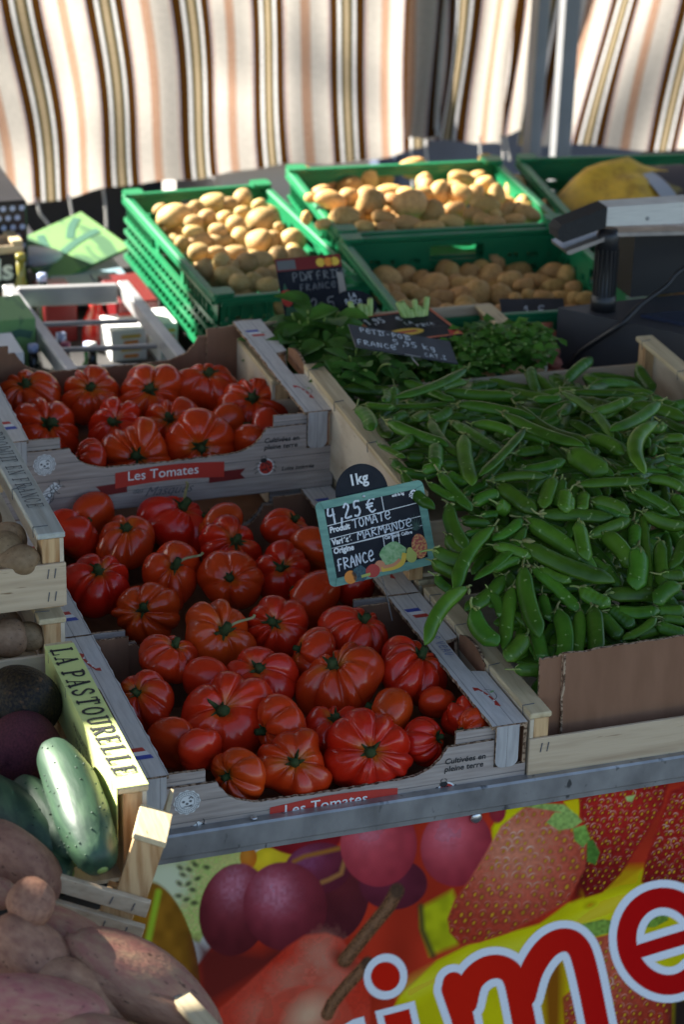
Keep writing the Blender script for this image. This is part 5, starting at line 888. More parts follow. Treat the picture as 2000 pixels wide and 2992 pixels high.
# ================================================= PEA PODS
POD = mat('pea_pod_green', (.058, .142, .011), .34, col2=(.033, .092, .006), ns=45, mix=(.4, .7), var=.30, hvar=.014, spec=.26, spots=((.19, .27, .09), 110, .70, .735), bump=.06, bs=500)
PODST = mat('pea_calyx', (.17, .25, .06), .7, col2=(.24, .22, .09), ns=60, var=.3, spec=.2)
def hsurf(x, y):
    h = np.interp(y, [-.02, .03, .08, .2, .32, .45, .6, .7, .8], [.085, .105, .13, .185, .22, .222, .215, .205, .2]); return float(h)
def make_pod(p0, p1, W, bend, label, rg, group='pea pods heaped in the wooden crates', st=True, swirl=None):
    p0, p1 = Vector(p0), Vector(p1); c = (p0+p1)/2; x = p1-p0; L = x.length; x.normalize()
    v = (CAM_POS-c).normalized(); zz = (v*.75+Vector((0, 0, .5))).normalized(); y = zz.cross(x)
    if y.length < .05: y = CU.copy()
    y = (y-x*y.dot(x)).normalized(); zz = x.cross(y)
    a = rg.uniform(-.5, .5) if swirl is None else swirl
    y, zz = y*math.cos(a)+zz*math.sin(a), zz*math.cos(a)-y*math.sin(a)
    m = Matrix((x, y, zz)).transposed().to_4x4(); m.translation = c
    r = thing('pea_pod', label, 'pea pod', c, (0, 0, 0), group); r.matrix_world = m
    n, k = 22, 12; vs = []; peas = rg.uniform(4, 7); f0 = rg.uniform(0, 6); tk = rg.uniform(.50, .68); bm = rg.uniform(.02, .09)
    for i in range(n+1):
        t = i/n; s = t-.5
        prof = min(1, (t/.20))**.55*min(1, ((1-t)/.17))**.62 if 0 < t < 1 else .04
        yc = bend*L*(1-(2*s)**2)-.35*bend*L*0 + (.12*W*max(0, (t-.88)/.12)**2*np.sign(bend or 1))
        hw = W/2*prof; hz = W/2*tk*prof*(1+bm*math.sin(peas*2*math.pi*t+f0))
        for j in range(k):
            th = 2*math.pi*j/k; cy, sz = math.cos(th), math.sin(th)
            yy = cy*hw*1.03; z_ = sz*hz*(1-.22*cy*cy)
            if j in (0, 6): yy *= 1.07
            vs.append((s*L, yc+yy, z_))
    fs = [(i*k+j, (i+1)*k+j, (i+1)*k+(j+1) % k, i*k+(j+1) % k) for i in range(n) for j in range(k)]+[tuple(range(k)), tuple(range(n*k, n*k+k))[::-1]]
    link('pod', vs, fs, POD, r, True)
    if st:
        mb = MB(); b = -L/2
        for q in range(4):
            th = q*math.pi/2+rg.uniform(-.4, .4); c_, s_ = math.cos(th), math.sin(th); l_ = W*rg.uniform(.4, .75)
            mb.tube([(b+W*.02, c_*W*.1, s_*W*.08), (b+l_*.5, c_*W*.26, s_*W*.2), (b+l_*rg.uniform(.5, 1), c_*W*.42, s_*W*.34)], [W*.09, W*.15, W*.03], 5, 0, .3)
        k1 = rg.uniform(-.35, .35, 2)
        mb.tube(spline([(b+W*.05, 0, 0), (b-W*.3, k1[0]*W*.3, k1[1]*W*.3), (b-W*rg.uniform(.5, .8), k1[0]*W, k1[1]*W)], 3), [W*.13, W*.10, W*.085, W*.075, W*.07, W*.07, W*.065], 6)
        mb.build('stalk', PODST, r, True)
    return r
def place_pods():
    rg = np.random.default_rng(21)
    for i, q in enumerate(PODS):
        p0, p1, W, bend = Vector(q[:3]), Vector(q[3:6]), q[6], q[7]; p1 = p0+(p1-p0)*1.08; p0 = p1+(p0-p1)*1.04
        if (p1-p0).length < W*1.7:      # seen end-on: the rest of the pod runs back into the heap
            d = (p1-p0).normalized(); p1 = p0+d*W*1.2+(c_dir(p0)*W*1.2)
        lab = 'green pea pod lying in the front crate heap' if (p0+p1).y/2 < .32 else 'green pea pod lying in the back crate heap, higher up'
        hero = q is PODS_HANG
        if hero: lab = 'pea pod dangling over the crate rail onto the tomato crate flap'
        make_pod(p0, p1, W*1.10, bend*.8, lab, rg, swirl=(0 if hero else None))
    # pods deeper in the heap, seen in the gaps
    n = 0
    while n < 140:
        y = rg.uniform(.085, .68) if n % 5 < 3 else rg.uniform(.08, .30); x = rg.uniform(.428 if y < .27 else .45, .81)
        if x > .50+.46*y+.12: continue
        if y < .12 and x < .44: continue
        back = n % 3
        z = hsurf(x, y)-.014-.009*back; a = rg.uniform(0, math.pi*2); L = rg.uniform(.05, .085); e = rg.uniform(-.2, .2)
        d = Vector((math.cos(a), math.sin(a)*.8, e+.35*math.sin(a)*(y < .3))).normalized()*L/2
        lab = 'green pea pod lying deep in the front crate heap' if y < .32 else 'green pea pod lying deep in the back crate heap'
        make_pod(Vector((x, y, z))-d, Vector((x, y, z))+d, rg.uniform(.012, .016), rg.uniform(-.1, .1), lab, rg, st=n % 2 == 0); n += 1
    # the rest of the heap, far past what one could tell apart, as one object
    MBP = MB()
    for q in range(560):
        y = rg.uniform(.075, .67); x = rg.uniform(.446 if y < .25 else .462, min(.79, .66+.42*y))
        z = hsurf(x, y)-.034-rg.uniform(0, .016); a = rg.uniform(0, 6.28); L = rg.uniform(.05, .08); W = rg.uniform(.012, .016)
        d = Vector((math.cos(a), math.sin(a), rg.uniform(-.2, .2)+.35*math.sin(a)*(y < .3))).normalized(); P = Vector((x, y, z))
        MBP.tube([P+d*L*t+Vector((0, 0, .02*(.25-t*t)*L*4)) for t in (-.5, -.42, -.25, 0, .25, .42, .5)], [W*.08, W*.34, W*.48, W*.5, W*.48, W*.32, W*.05], 8, 0, .75)
    tag(MBP.build('pea_heap', POD, None, True), 'mass of green pea pods filling the wooden crates underneath', 'pea pods', kind='stuff')
def c_dir(p): return (Vector(p)-CAM_POS).normalized()
PODS_HANG = [q for q in PODS if q[0] < .43 and q[3] < .41][0] if [q for q in PODS if q[0] < .43 and q[3] < .41] else PODS[0]
place_pods()

# ================================================= POTATOES
def pmat(name, a, b, c, big=0): return mat(name, a, .6, col2=b, ns=4 if big else 3.5, mix=(.35, .7), var=.2, hvar=.01, bump=.5 if big else .25, bs=14 if big else 16, spots=(c, 9 if big else 8, .66, .72), spec=.22, detail=7)
PT_Y = pmat('yellow_potato_skin', (.50, .34, .14), (.40, .25, .085), (.22, .12, .04))
PT_B = pmat('brown_potato_skin', (.62, .37, .13), (.46, .25, .085), (.20, .10, .04))
PT_P = pmat('pink_potato_skin', (.40, .15, .11), (.32, .12, .08), (.2, .1, .06))
PT_E = pmat('dull_tan_potato_skin', (.30, .19, .11), (.22, .13, .07), (.10, .06, .04))
def potato_mesh(rg, name='potato_body', dents=.08, nu=26, nv=14):
    V = []; p = rg.uniform(0, 6.28, 6); bend = rg.uniform(-.15, .15); tap = rg.uniform(-.12, .12)
    for j in range(nv+1):
        t = math.pi*j/nv; x = -math.cos(t); s = math.sin(t)**.9 if 0 < j < nv else 0
        for i in range(nu):
            a = 2*math.pi*i/nu
            r = 1+dents*math.sin(2*a+p[0]+x)+dents*.6*math.sin(3*a+p[1]-2*x)+dents*.5*math.sin(3*x+p[2])
            V.append((x*(1+.04*math.sin(a+p[3])), s*r*math.cos(a)*(1+tap*x)+bend*(1-x*x), s*r*math.sin(a)*(1+tap*x)))
    F = [(j*nu+i, j*nu+(i+1) % nu, (j+1)*nu+(i+1) % nu, (j+1)*nu+i) for j in range(nv) for i in range(nu)]
    me = bpy.data.meshes.new(name); me.from_pydata(V, [], F); me.polygons.foreach_set('use_smooth', [True]*len(F)); me.update(); return me
_rg = np.random.default_rng(77)
def meshes(m, n, dents=.08):
    out = []
    for k in range(n):
        me = potato_mesh(_rg, 'potato', dents); me.materials.append(m); out.append(me)
    return out
PMY = meshes(PT_Y, 8, .05); PMB = meshes(PT_B, 9, .07); PMP = meshes(PT_P, 5, .06); PME = meshes(PT_E, 5, .04)
def put_potato(P, rx, ry, ang, lib, label, group, rg, name='potato', depth=None):
    o = bpy.data.objects.new(name, lib[int(rg.integers(len(lib)))]); COL.objects.link(o)
    ca, sa = math.cos(R(ang)), math.sin(R(ang))
    a = (CR*ca+CU*sa) if rx >= ry else (-CR*sa+CU*ca); big, sml = max(rx, ry), min(rx, ry)
    a = (a+CF*rg.uniform(-.3, .3)).normalized(); b = CF.cross(a).normalized(); c = a.cross(b)
    ro = rg.uniform(0, 6.28); b, c = b*math.cos(ro)+c*math.sin(ro), c*math.cos(ro)-b*math.sin(ro)
    m = Matrix((a*big, b*sml, c*sml)).transposed().to_4x4(); m.translation = P
    o.matrix_world = m; tag(o, label, 'potato', group); return o
def potatoes():
    rg = np.random.default_rng(31)
    for key, lib, lab, grp in (('g1', PMY, 'round pale yellow potato heaped in the left green crate', 'yellow potatoes in the left green crate'),
        ('g2', PMB, 'brown potato heaped high in the middle green crate at the back', 'brown potatoes in the middle green crate'),
        ('g3', PMB, 'long brown potato lying low in the front green crate', 'brown potatoes in the front green crate'),
        ('small', PMY, 'small yellow potato in the low crate behind the slanted black sign', 'small yellow potatoes behind the slanted sign'),
        ('pink', PMP, 'pink-skinned potato between the green crate and the dark scale base', 'pink potatoes beside the scale'),
        ('right', PMB, 'brown potato seen behind the black scale column at the right edge', 'potatoes behind the scale column')):
        for x, y, z, rx, ry, ang in POTATOES[key]:
            if (key == 'g2' and y > 1.555) or (key == 'g1' and x < .447): continue
            if key == 'pink':
                dv = (Vector((x, y, z))-CAM_POS); k_ = .034/-dv.z; x, y, z = x-dv.x*k_, y-dv.y*k_, z+.034
            if key == 'small': y -= .22; x -= .05; z = .055
            put_potato((x, y, z), rx*1.2, ry*1.2, -ang, lib, lab, grp, rg)
    # under-layers that close the gaps
    for (x0, x1, y0, y1, z, n, lib, lab, grp) in ((.45, .63, 1.17, 1.61, .115, 34, PMY, 'pale yellow potato deeper in the left green crate', 'yellow potatoes in the left green crate'), (.70, 1.03, 1.36, 1.68, .145, 34, PMB, 'brown potato deeper in the middle green crate at the back', 'brown potatoes in the middle green crate'),
        (.69, 1.01, .96, 1.29, .10, 36, PMB, 'brown potato deeper in the front green crate', 'brown potatoes in the front green crate'), (.755, .79, .78, .90, .10, 8, PMP, 'pink-skinned potato deeper beside the dark scale base', 'pink potatoes beside the scale')):
        for k in range(n):
            put_potato((rg.uniform(x0, x1), rg.uniform(y0, y1), z+rg.uniform(-.006, .006)), rg.uniform(.018, .024), rg.uniform(.014, .018), rg.uniform(0, 180), lib, lab, grp, rg)
    # left-hand crates
    E1 = [(-.068, .335, .226, .020, .017, 'tan potato highest up in the EN FRANCE crate, cut by the picture edge'), (-.054, .288, .224, .023, .020, 'tan potato with a dark eye in the middle of the EN FRANCE crate'), (-.060, .262, .222, .020, .019, 'tan potato second from the front slat of the EN FRANCE crate'), (-.050, .245, .218, .022, .017, 'large tan potato just behind the front slat of the EN FRANCE crate'), (-.040, .247, .212, .016, .012, 'small tan potato tucked into the front corner of the EN FRANCE crate'), (-.085, .30, .22, .022, .02, 'tan potato at the left picture edge in the EN FRANCE crate')]
    for x, y, z, a, b, lab in E1: put_potato((x, y, z), a, b, rg.uniform(-20, 20), PME, lab, 'tan potatoes in the crates at the left edge', rg)
    for k, (x, y, z, a, b) in enumerate(((-.062, .262, .128, .024, .021), (-.040, .262, .125, .019, .015), (-.088, .262, .126, .024, .021), (-.06, .30, .12, .024, .02))): put_potato((x, y, z), a, b, 0, PME, 'dark shaded potato in the gap under the EN FRANCE crate', 'shaded potatoes under the EN FRANCE crate', rg)
potatoes()

# beet, black radish, cucumbers, sweet potatoes
DARKR = mat('black_radish_skin', (.010, .007, .006), .5, col2=(.042, .027, .010), ns=14, mix=(.42, .7), bump=.6, bs=12, spots=((.10, .05, .02), 5, .62, .75), spec=.2)
BEETM = mat('purple_beet_skin', (.11, .022, .035), .7, col2=(.06, .012, .02), ns=18, bump=.6, bs=120, spec=.25)
def veg(name, lab, cat, m, P, rx, ry, rz, rot=(0, 0, 0), dents=.05, seed=1, group=None):
    me = potato_mesh(np.random.default_rng(seed), name, dents, 40, 26); me.materials.append(m)
    o = bpy.data.objects.new(name, me); COL.objects.link(o); o.location = P; o.scale = (rx, ry, rz); o.rotation_euler = rot; return tag(o, lab, cat, group)
veg('black_radish', 'big round black radish in the yellow-label crate', 'radish', DARKR, (-.074, .128, .125), .037, .039, .037, (0, .3, .5), .03, 3)
veg('beetroot', 'dusty purple beetroot below the black radish with a patch of sun', 'beetroot', BEETM, (-.084, .070, .108), .040, .036, .034, (0, .1, .9), .05, 5)
CUCM = mat('cucumber_skin', (.016, .045, .024), .5, col2=(.055, .115, .055), ns=60, sc=(1, .10, 1), mix=(.42, .66), bump=.5, bs=70, spots=((.13, .20, .10), 80, .66, .75), spec=.5)
CUCEND = mat('cucumber_stem_end', (.22, .30, .08), .6)
def cucumber(lab, pts, rad, seed):
    rg = np.random.default_rng(seed); P = spline(pts, 8); n = len(P); k = 28
    c0 = Vector(P[n//2]); r = thing('cucumber', lab, 'cucumber', c0, group='cucumbers in the tilted crate')
    vs = []; ph = rg.uniform(0, 6.28)
    Pv = [Vector(p) for p in P]; a = (Pv[1]-Pv[0]).orthogonal().normalized()
    for i in range(n):
        t = i/(n-1); tg = (Pv[min(i+1, n-1)]-Pv[max(i-1, 0)]).normalized(); a = (a-tg*a.dot(tg)).normalized(); b = tg.cross(a)
        pr = (math.sin(math.pi*min(max(t, .004), .996)*1.0))**.28 if t < .5 else (math.sin(math.pi*min(t, .996)))**.30
        for j in range(k):
            th = 2*math.pi*j/k; rr = rad*pr*(1+.020*math.cos(6*th+ph)+.012*math.sin(9*t*3+2*th))
            vs.append(Pv[i]+rr*(math.cos(th)*a+math.sin(th)*b)-c0)
    fs = [(i*k+j, (i+1)*k+j, (i+1)*k+(j+1) % k, i*k+(j+1) % k) for i in range(n-1) for j in range(k)]+[tuple(range(k)), tuple(range((n-1)*k, n*k))[::-1]]
    link('skin', vs, fs, CUCM, r, True)
    w = MB()
    for q in range(70):
        i = int(rg.integers(3, n-3)); j = int(rg.integers(k)); p = vs[i*k+j]; d = (p+c0-Pv[i]).normalized()
        w.lathe([(.0012, -.0006), (.0008, .0006), (.0003, .0010)], 6, Matrix.Translation(p) @ d.to_track_quat('Z', 'Y').to_matrix().to_4x4())
    wo_ = w.build('warts', CUCM, r, True); wo_['kind'] = 'stuff'
    tg = (Pv[-1]-Pv[-2]).normalized(); mb = MB(); mb.lathe([(.0055, -.002), (.0048, .0008), (.001, .0012)], 14, Matrix.Translation(Pv[-1]-c0) @ tg.to_track_quat('Z', 'Y').to_matrix().to_4x4()); mb.build('stem_scar', CUCEND, r, True)
    tg = (Pv[0]-Pv[1]).normalized(); mb = MB(); mb.lathe([(.003, -.002), (.0022, .003), (.0006, .0045)], 10, Matrix.Translation(Pv[0]-c0) @ tg.to_track_quat('Z', 'Y').to_matrix().to_4x4()); mb.build('blossom_tip', STALKM, r, True)
cucumber('sunlit cucumber lying in front with its cut end towards the viewer', [(-.071, .016, .135), (-.068, -.047, .132), (-.068, -.112, .120), (-.064, -.149, .102)], .0245, 1)
cucumber('paler cucumber behind the sunlit one, only its yellow-green end in the sun', [(-.104, .000, .112), (-.093, -.046, .105), (-.082, -.084, .095), (-.078, -.104, .085)], .022, 2)
cucumber('dark shaded cucumber at the left edge', [(-.150, .025, .112), (-.122, -.030, .106), (-.102, -.068, .096), (-.088, -.096, .085)], .024, 3)
cucumber('lowest cucumber, mostly hidden behind the tilted slats', [(-.150, -.085, .08), (-.118, -.097, .082), (-.098, -.103, .080), (-.082, -.110, .076)], .019, 4)
SWEET = pmat('sweet_potato_skin', (.34, .18, .11), (.22, .10, .065), (.10, .05, .03), 1)
SWEETP = pmat('purple_red_sweet_potato_skin', (.28, .105, .085), (.33, .18, .115), (.11, .05, .035), 1)
gsw = 'sweet potatoes in the near left crate'
PSW = meshes(SWEET, 4, .10); PSP = meshes(SWEETP, 4, .10)
_g = np.random.default_rng(3)
for P, rx, ry, ang, lib, lab, nm in (((-.140, -.210, .12), .0205, .0200, 0, PSW, 'small round tan potato perched on the sweet potatoes', 'potato'), ((-.055, -.262, .055), .078, .030, -35, PSP, 'long purple-red sweet potato running down to the right across the near crate', 'sweet_potato'),
   ((-.149, -.232, .085), .040, .030, -40, PSW, 'tan sweet potato below the small round potato', 'sweet_potato'), ((-.157, -.291, .075), .060, .024, -8, PSP, 'sweet potato at the lower left edge of the picture', 'sweet_potato'), ((-.060, -.281, .05), .068, .021, -24, PSW, 'narrow tan sweet potato along the bottom of the picture', 'sweet_potato'),
   ((-.134, -.112, .10), .048, .030, -38, PSW, 'large sweet potato behind the small round potato at the left edge', 'sweet_potato'), ((-.160, -.157, .10), .020, .014, 10, PSP, 'reddish end of a sweet potato left of the small round potato', 'sweet_potato'), ((-.105, -.19, .06), .045, .03, -30, PSP, 'shaded sweet potato between the round potato and the tilted slats', 'sweet_potato'),
   ((-.115, -.26, .055), .05, .03, -20, PSW, 'sweet potato wedged in the middle of the near crate', 'sweet_potato'), ((-.11, -.33, .05), .06, .026, -15, PSP, 'purple-red sweet potato in the bottom left corner of the picture', 'sweet_potato')):
    o = put_potato(P, rx, ry, ang, lib, lab, gsw, _g, nm)
    if nm == 'sweet_potato': o['category'] = 'sweet potato'
# ================================================= HERBS
MINT = mat('mint_leaf', (.075, .20, .026), .5, col2=(.040, .11, .016), ns=30, var=0, trans=.25, spec=.35)
PARS = mat('parsley_leaf', (.10, .25, .028), .5, col2=(.055, .15, .016), ns=60, trans=.3, spec=.35)
STEMG = mat('pale_green_stem', (.24, .33, .07), .5, col2=(.16, .26, .05), ns=30)
def leaf(mb, P, d, up, L, W, fold=.25, lobes=0):
    d = d.normalized(); s = d.cross(up).normalized(); u = s.cross(d); n = 6; vs = []; 
    for i in range(n+1):
        t = i/n; w = W*math.sin(math.pi*min(.98, t*.93+.05))**.8*(1+(.28*math.sin(lobes*math.pi*t*2) if lobes else .06*math.sin(22*t)))
        c = P+d*L*t+u*(-.25*L*t*t); 
        vs += [c+s*w/2+u*w*fold, c, c-s*w/2+u*w*fold]
    fs = []
    for i in range(n): fs += [(3*i, 3*i+1, 3*i+4, 3*i+3), (3*i+1, 3*i+2, 3*i+5, 3*i+4)]
    mb.add(vs, fs)
def bunch(name, lab, cat, m, cen, rad, nst, leaves, Lr, Wr, seed, lobes=0, group=None):
    rg = np.random.default_rng(seed); r = thing(name, lab, cat, cen, group=group)
    mb = MB(); sm = MB(); cx, cy, cz = rad
    for k in range(nst):
        a = rg.uniform(0, 2*math.pi); q = math.sqrt(rg.random()); e = Vector((cx*q*math.cos(a), cy*q*math.sin(a), cz*(1-q*q*.7)*rg.uniform(.6, 1.05)))
        b = Vector((e.x*.5, e.y*.5+.02, -cz*.6)); mid = (b+e)/2+Vector((0, 0, .01))
        S = spline([b, mid, e], 4); sm.tube(S, [.0016]*len(S), 5)
        for i in range(leaves):
            t = rg.uniform(.35, 1); p = b.lerp(e, t)+Vector(rg.uniform(-.008, .008, 3)); an = rg.uniform(0, 2*math.pi)
            d = Vector((math.cos(an), math.sin(an)-.25, rg.uniform(-.25, .6))); leaf(mb, p, d, Vector((rg.uniform(-.3, .3), -.25, 1)), rg.uniform(*Lr), rg.uniform(*Wr), rg.uniform(.05, .3), lobes)
    mb.build('leaves', m, r, True)['kind'] = 'stuff'; sm.build('stems', STEMG, r, True)['kind'] = 'stuff'; return r
bunch('mint_bunch', 'dark large-leaved mint bunch at the left of the herb crate', 'herbs', MINT, (.470, .845, .180), (.065, .085, .048), 40, 6, (.032, .050), (.018, .028), 1, group='herb bunches behind the pea crates')
bunch('mint_bunch', 'dark mint bunch under the slate petit pois sign', 'herbs', MINT, (.535, .80, .160), (.065, .08, .038), 36, 6, (.024, .038), (.014, .022), 2, group='herb bunches behind the pea crates')
bunch('mint_bunch', 'mint sprigs hanging over the back left corner of the pea crate', 'herbs', MINT, (.475, .70, .195), (.065, .06, .028), 20, 6, (.022, .034), (.013, .019), 9, group='herb bunches behind the pea crates')
bunch('parsley_bunch', 'bright curly parsley bunch beside the pink potatoes', 'herbs', PARS, (.680, .762, .182), (.078, .060, .034), 110, 8, (.011, .018), (.010, .016), 3, 2, 'herb bunches behind the pea crates')
bunch('parsley_bunch', 'parsley sprigs spilling onto the peas below the slate sign', 'herbs', PARS, (.610, .740, .178), (.065, .05, .030), 70, 7, (.010, .016), (.009, .014), 4, 2, 'herb bunches behind the pea crates')
ON = mat('pale_green_cut_stalks', (.36, .46, .14), .45, col2=(.26, .38, .09), ns=20, sc=(1, 1, 8))
for lab, P, n, sp in (('cut pale stalks of a celery bunch standing above the slate signs', (.590, .835, .172), 8, .026), ('shorter cut pale stalks left of the celery bunch', (.525, .85, .172), 5, .018)):
    r = thing('celery_bunch', lab, 'celery', P, group='cut celery stalks')
    rg = np.random.default_rng(int(P[0]*1000))
    for k in range(n):
        x = (k/(n-1)-.5)*sp; mb = MB(); h = rg.uniform(.048, .068)
        mb.tube([(x*.5, rg.uniform(-.006, .006), 0), (x, .0, h*.6), (x*1.5-.006, -.004, h)], [.0045, .0042, .0036], 9); mb.build('stalk', ON, r, True)

# ================================================= PRICE SIGNS
TEALF = mat('teal_painted_frame', (.15, .33, .25), .5, col2=(.10, .24, .19), ns=30, sc=(1, 6, 6))
def tomato_sign():
    fr, w, h = mframe((.2865, .270, .133), (.4045, .266, .148), (.2665, .298, .2185))
    root = thing('price_sign', 'green-framed chalkboard sign for the tomatoes with a round black disc behind it', 'sign', fr(w/2, 0, 0), group='chalk price signs')
    inv = Matrix.Translation(-fr(w/2, 0, 0)); F = lambda a, b, dz=0: inv @ fr(a, b, dz)
    def slab(P, t, dz, m, name, parent=root):
        n = len(P); vs = [F(a, b, dz) for a, b in P]+[F(a, b, dz-t) for a, b in P]
        return link(name, vs, [tuple(range(n)), tuple(range(n, 2*n))[::-1]]+[(i, i+n, (i+1) % n+n, (i+1) % n) for i in range(n)], m, parent)
    rr = .006
    rect = arc(w-rr, h-rr, rr, rr, 0, 90, 5)+arc(rr, h-rr, rr, rr, 90, 180, 5)+arc(rr, rr, rr, rr, 180, 270, 5)+arc(w-rr, rr, rr, rr, 270, 360, 5)
    slab(rect, .002, 0, TEALF, 'frame_plate'); b = .0085
    for P in ([(rr, 0), (w-rr, 0), (w-b, b), (b, b)], [(w, rr), (w, h-rr), (w-b, h-b), (w-b, b)], [(w-rr, h), (rr, h), (b, h-b), (w-b, h-b)], [(0, h-rr), (0, rr), (b, b), (b, h-b)]): slab(P, .0011, .0012, TEALF, 'frame_edge')
    bd = slab([(b+.0002, b+.0002), (w-b-.0002, b+.0002), (w-b-.0002, h-b-.0002), (b+.0002, h-b-.0002)], .0006, .0007, SLATE, 'board')
    G = lambda a, b_, dz=0: F(a*w, b_*h, .0007+dz)
    k = w/1.0
    Lm = lambda a, b_, dz=0: F(a, b_, .0007+dz)
    ln = MB(); X = lambda u: u*w; Y = lambda v: v*h; ink = MB()
    lw = .0008
    for u0, v0, u1, v1 in ((.075, .71, .93, .745), (.075, .555, .93, .585), (.075, .445, .70, .455), (.075, .445, .93, .475)):
        ln.stroke([(X(u0), Y(v0)), (X(u1), Y(v1))], lw, Lm, .0003)
    for u0, v0, u1, v1 in ((.605, .93, .605, .735), (.555, .46, .545, .2), (.70, .465, .69, .33)): ln.stroke([(X(u0), Y(v0)), (X(u1), Y(v1))], lw, Lm, .00032)
    ln.build('printed_lines', WHITEP, root)
    hw = MB()
    write_strokes(hw, '4,25', Lm, X(.095), Y(.735), .0160, .0112, adv=1.0, th=.13, dz=.0004, slope=.02); write_strokes(hw, '€', Lm, X(.455), Y(.755), .0150, .0125, th=.13, dz=.0004)
    write_strokes(hw, 'TOMATE', Lm, X(.30), Y(.605), .0092, .0082, adv=.88, th=.13, dz=.0004, slope=.03); write_strokes(hw, 'MARMANDE', Lm, X(.325), Y(.462), .0088, .0088, adv=.88, th=.13, dz=.0004, slope=.03)
    write_strokes(hw, 'FRANCE', Lm, X(.10), Y(.17), .0115, .0080, adv=.86, th=.13, dz=.0004, slope=.05); write_strokes(hw, 'I', Lm, X(.605), Y(.345), .010, .011, th=.15, dz=.0004)
    hw.build('chalk_writing', CHALK, root)
    for s, u, v, sz, bo in (('Produit', .085, .625, .0085, .0004), ('Variété', .085, .48, .0085, .0004), ('Origine', .085, .375, .0085, .0004), ('Catégorie', .565, .41, .0048, .0002), ('Calibre', .72, .41, .0048, .0002), ('soit le kg', .70, .875, .0042, .0002)):
        text_part(s, Lm, root, WHITEP, sz, X(u), Y(v), bo, .08, .0004, sx=.86)
    text_part('€', Lm, root, WHITEP, .0125, X(.855), Y(.80), .0004, 0, .0004)
    # printed fruit and vegetables along the lower right corner
    pf = MB(); cols = [ORANGEI, mat('print_blue_green', (.05, .12, .13), .6, col2=(.02, .05, .07), ns=400), REDI, mat('print_peach', (.62, .25, .12), .6), mat('print_lettuce', (.16, .34, .12), .6, col2=(.35, .5, .25), ns=250), YELLOWI, mat('print_pear', (.42, .45, .10), .6), mat('print_pineapple', (.42, .07, .05), .6, col2=(.60, .30, .10), ns=420, mix=(.45, .55)), mat('print_dark_leaf', (.04, .09, .06), .6, col2=(.02, .04, .03), ns=300)]
    blob = lambda u, v, a, b_, mi, dz, n=16, j=.0: pf.poly([(X(u)+a*math.cos(t)*(1+j*math.sin(7*t)), Y(v)+b_*math.sin(t)*(1+j*math.sin(5*t+1))) for t in np.linspace(0, 2*math.pi, n+1)[:-1]], Lm, dz, mi)
    for t in np.linspace(0, math.pi, 9): pf.poly([(X(.865)-.001, Y(.43)), (X(.865)+.001, Y(.43)), (X(.865)+.011*math.cos(t)*(1 if t else 1), Y(.43)+.006+.014*math.sin(t))], Lm, .0009+.00003*t, 8)
    blob(.865, .245, .0085, .0135, 7, .0010); blob(.775, .15, .0060, .0068, 6, .0012); blob(.77, .205, .0036, .005, 6, .00122)
    blob(.615, .225, .0145, .0125, 4, .0009, 26, .06); pf.stroke(spline([(X(.50), Y(.075)), (X(.60), Y(.07)), (X(.68), Y(.10)), (X(.715), Y(.19))], 5), .0052, Lm, .0012, 5); pf.stroke(spline([(X(.51), Y(.10)), (X(.60), Y(.10)), (X(.66), Y(.14))], 5), .0035, Lm, .00125, 3)
    blob(.475, .12, .0060, .0062, 3, .0010); blob(.405, .085, .0078, .0072, 2, .0011, 16, .03); blob(.285, .085, .0085, .0085, 1, .0010, 22, .08); pf.stroke([(X(.30), Y(.05)), (X(.37), Y(.055))], .003, Lm, .00112, 6); blob(.195, .07, .0068, .0072, 0, .0010)
    pf.build('printed_produce', cols, root)
    # black disc behind, rivet, wire pin
    P = arc(w*.445, h*1.0, .0285, .0300, 0, 355, 40); slab(P, .0016, -.0026, SLATE, 'kilo_disc'); text_part('1kg', lambda a, b_, dz=0: F(a, b_, -.0026+dz), root, WHITEP, .0165, w*.445-.0015, h*1.10, .0004, 0, .0003, align='CENTER', sx=.92)
    mb = MB(); mb.lathe([(.0018, 0), (.0014, .001), (.0003, .0014)], 10, Matrix.Translation(F(w*.445, h*.955, .0013)) @ fr.n.to_track_quat('Z', 'Y').to_matrix().to_4x4()); mb.build('rivet', STEEL, root)
    mb = MB(); mb.tube([F(w*.47, h*.3, -.0032), F(w*.485, 0, -.0032), F(w*.50, -.022, -.003), F(w*.505, -.05, -.002)], [.0006]*4, 6); mb.build('wire_pin', mat('dull_wire', (.20, .19, .18), .5, metal=.5), root)
tomato_sign()
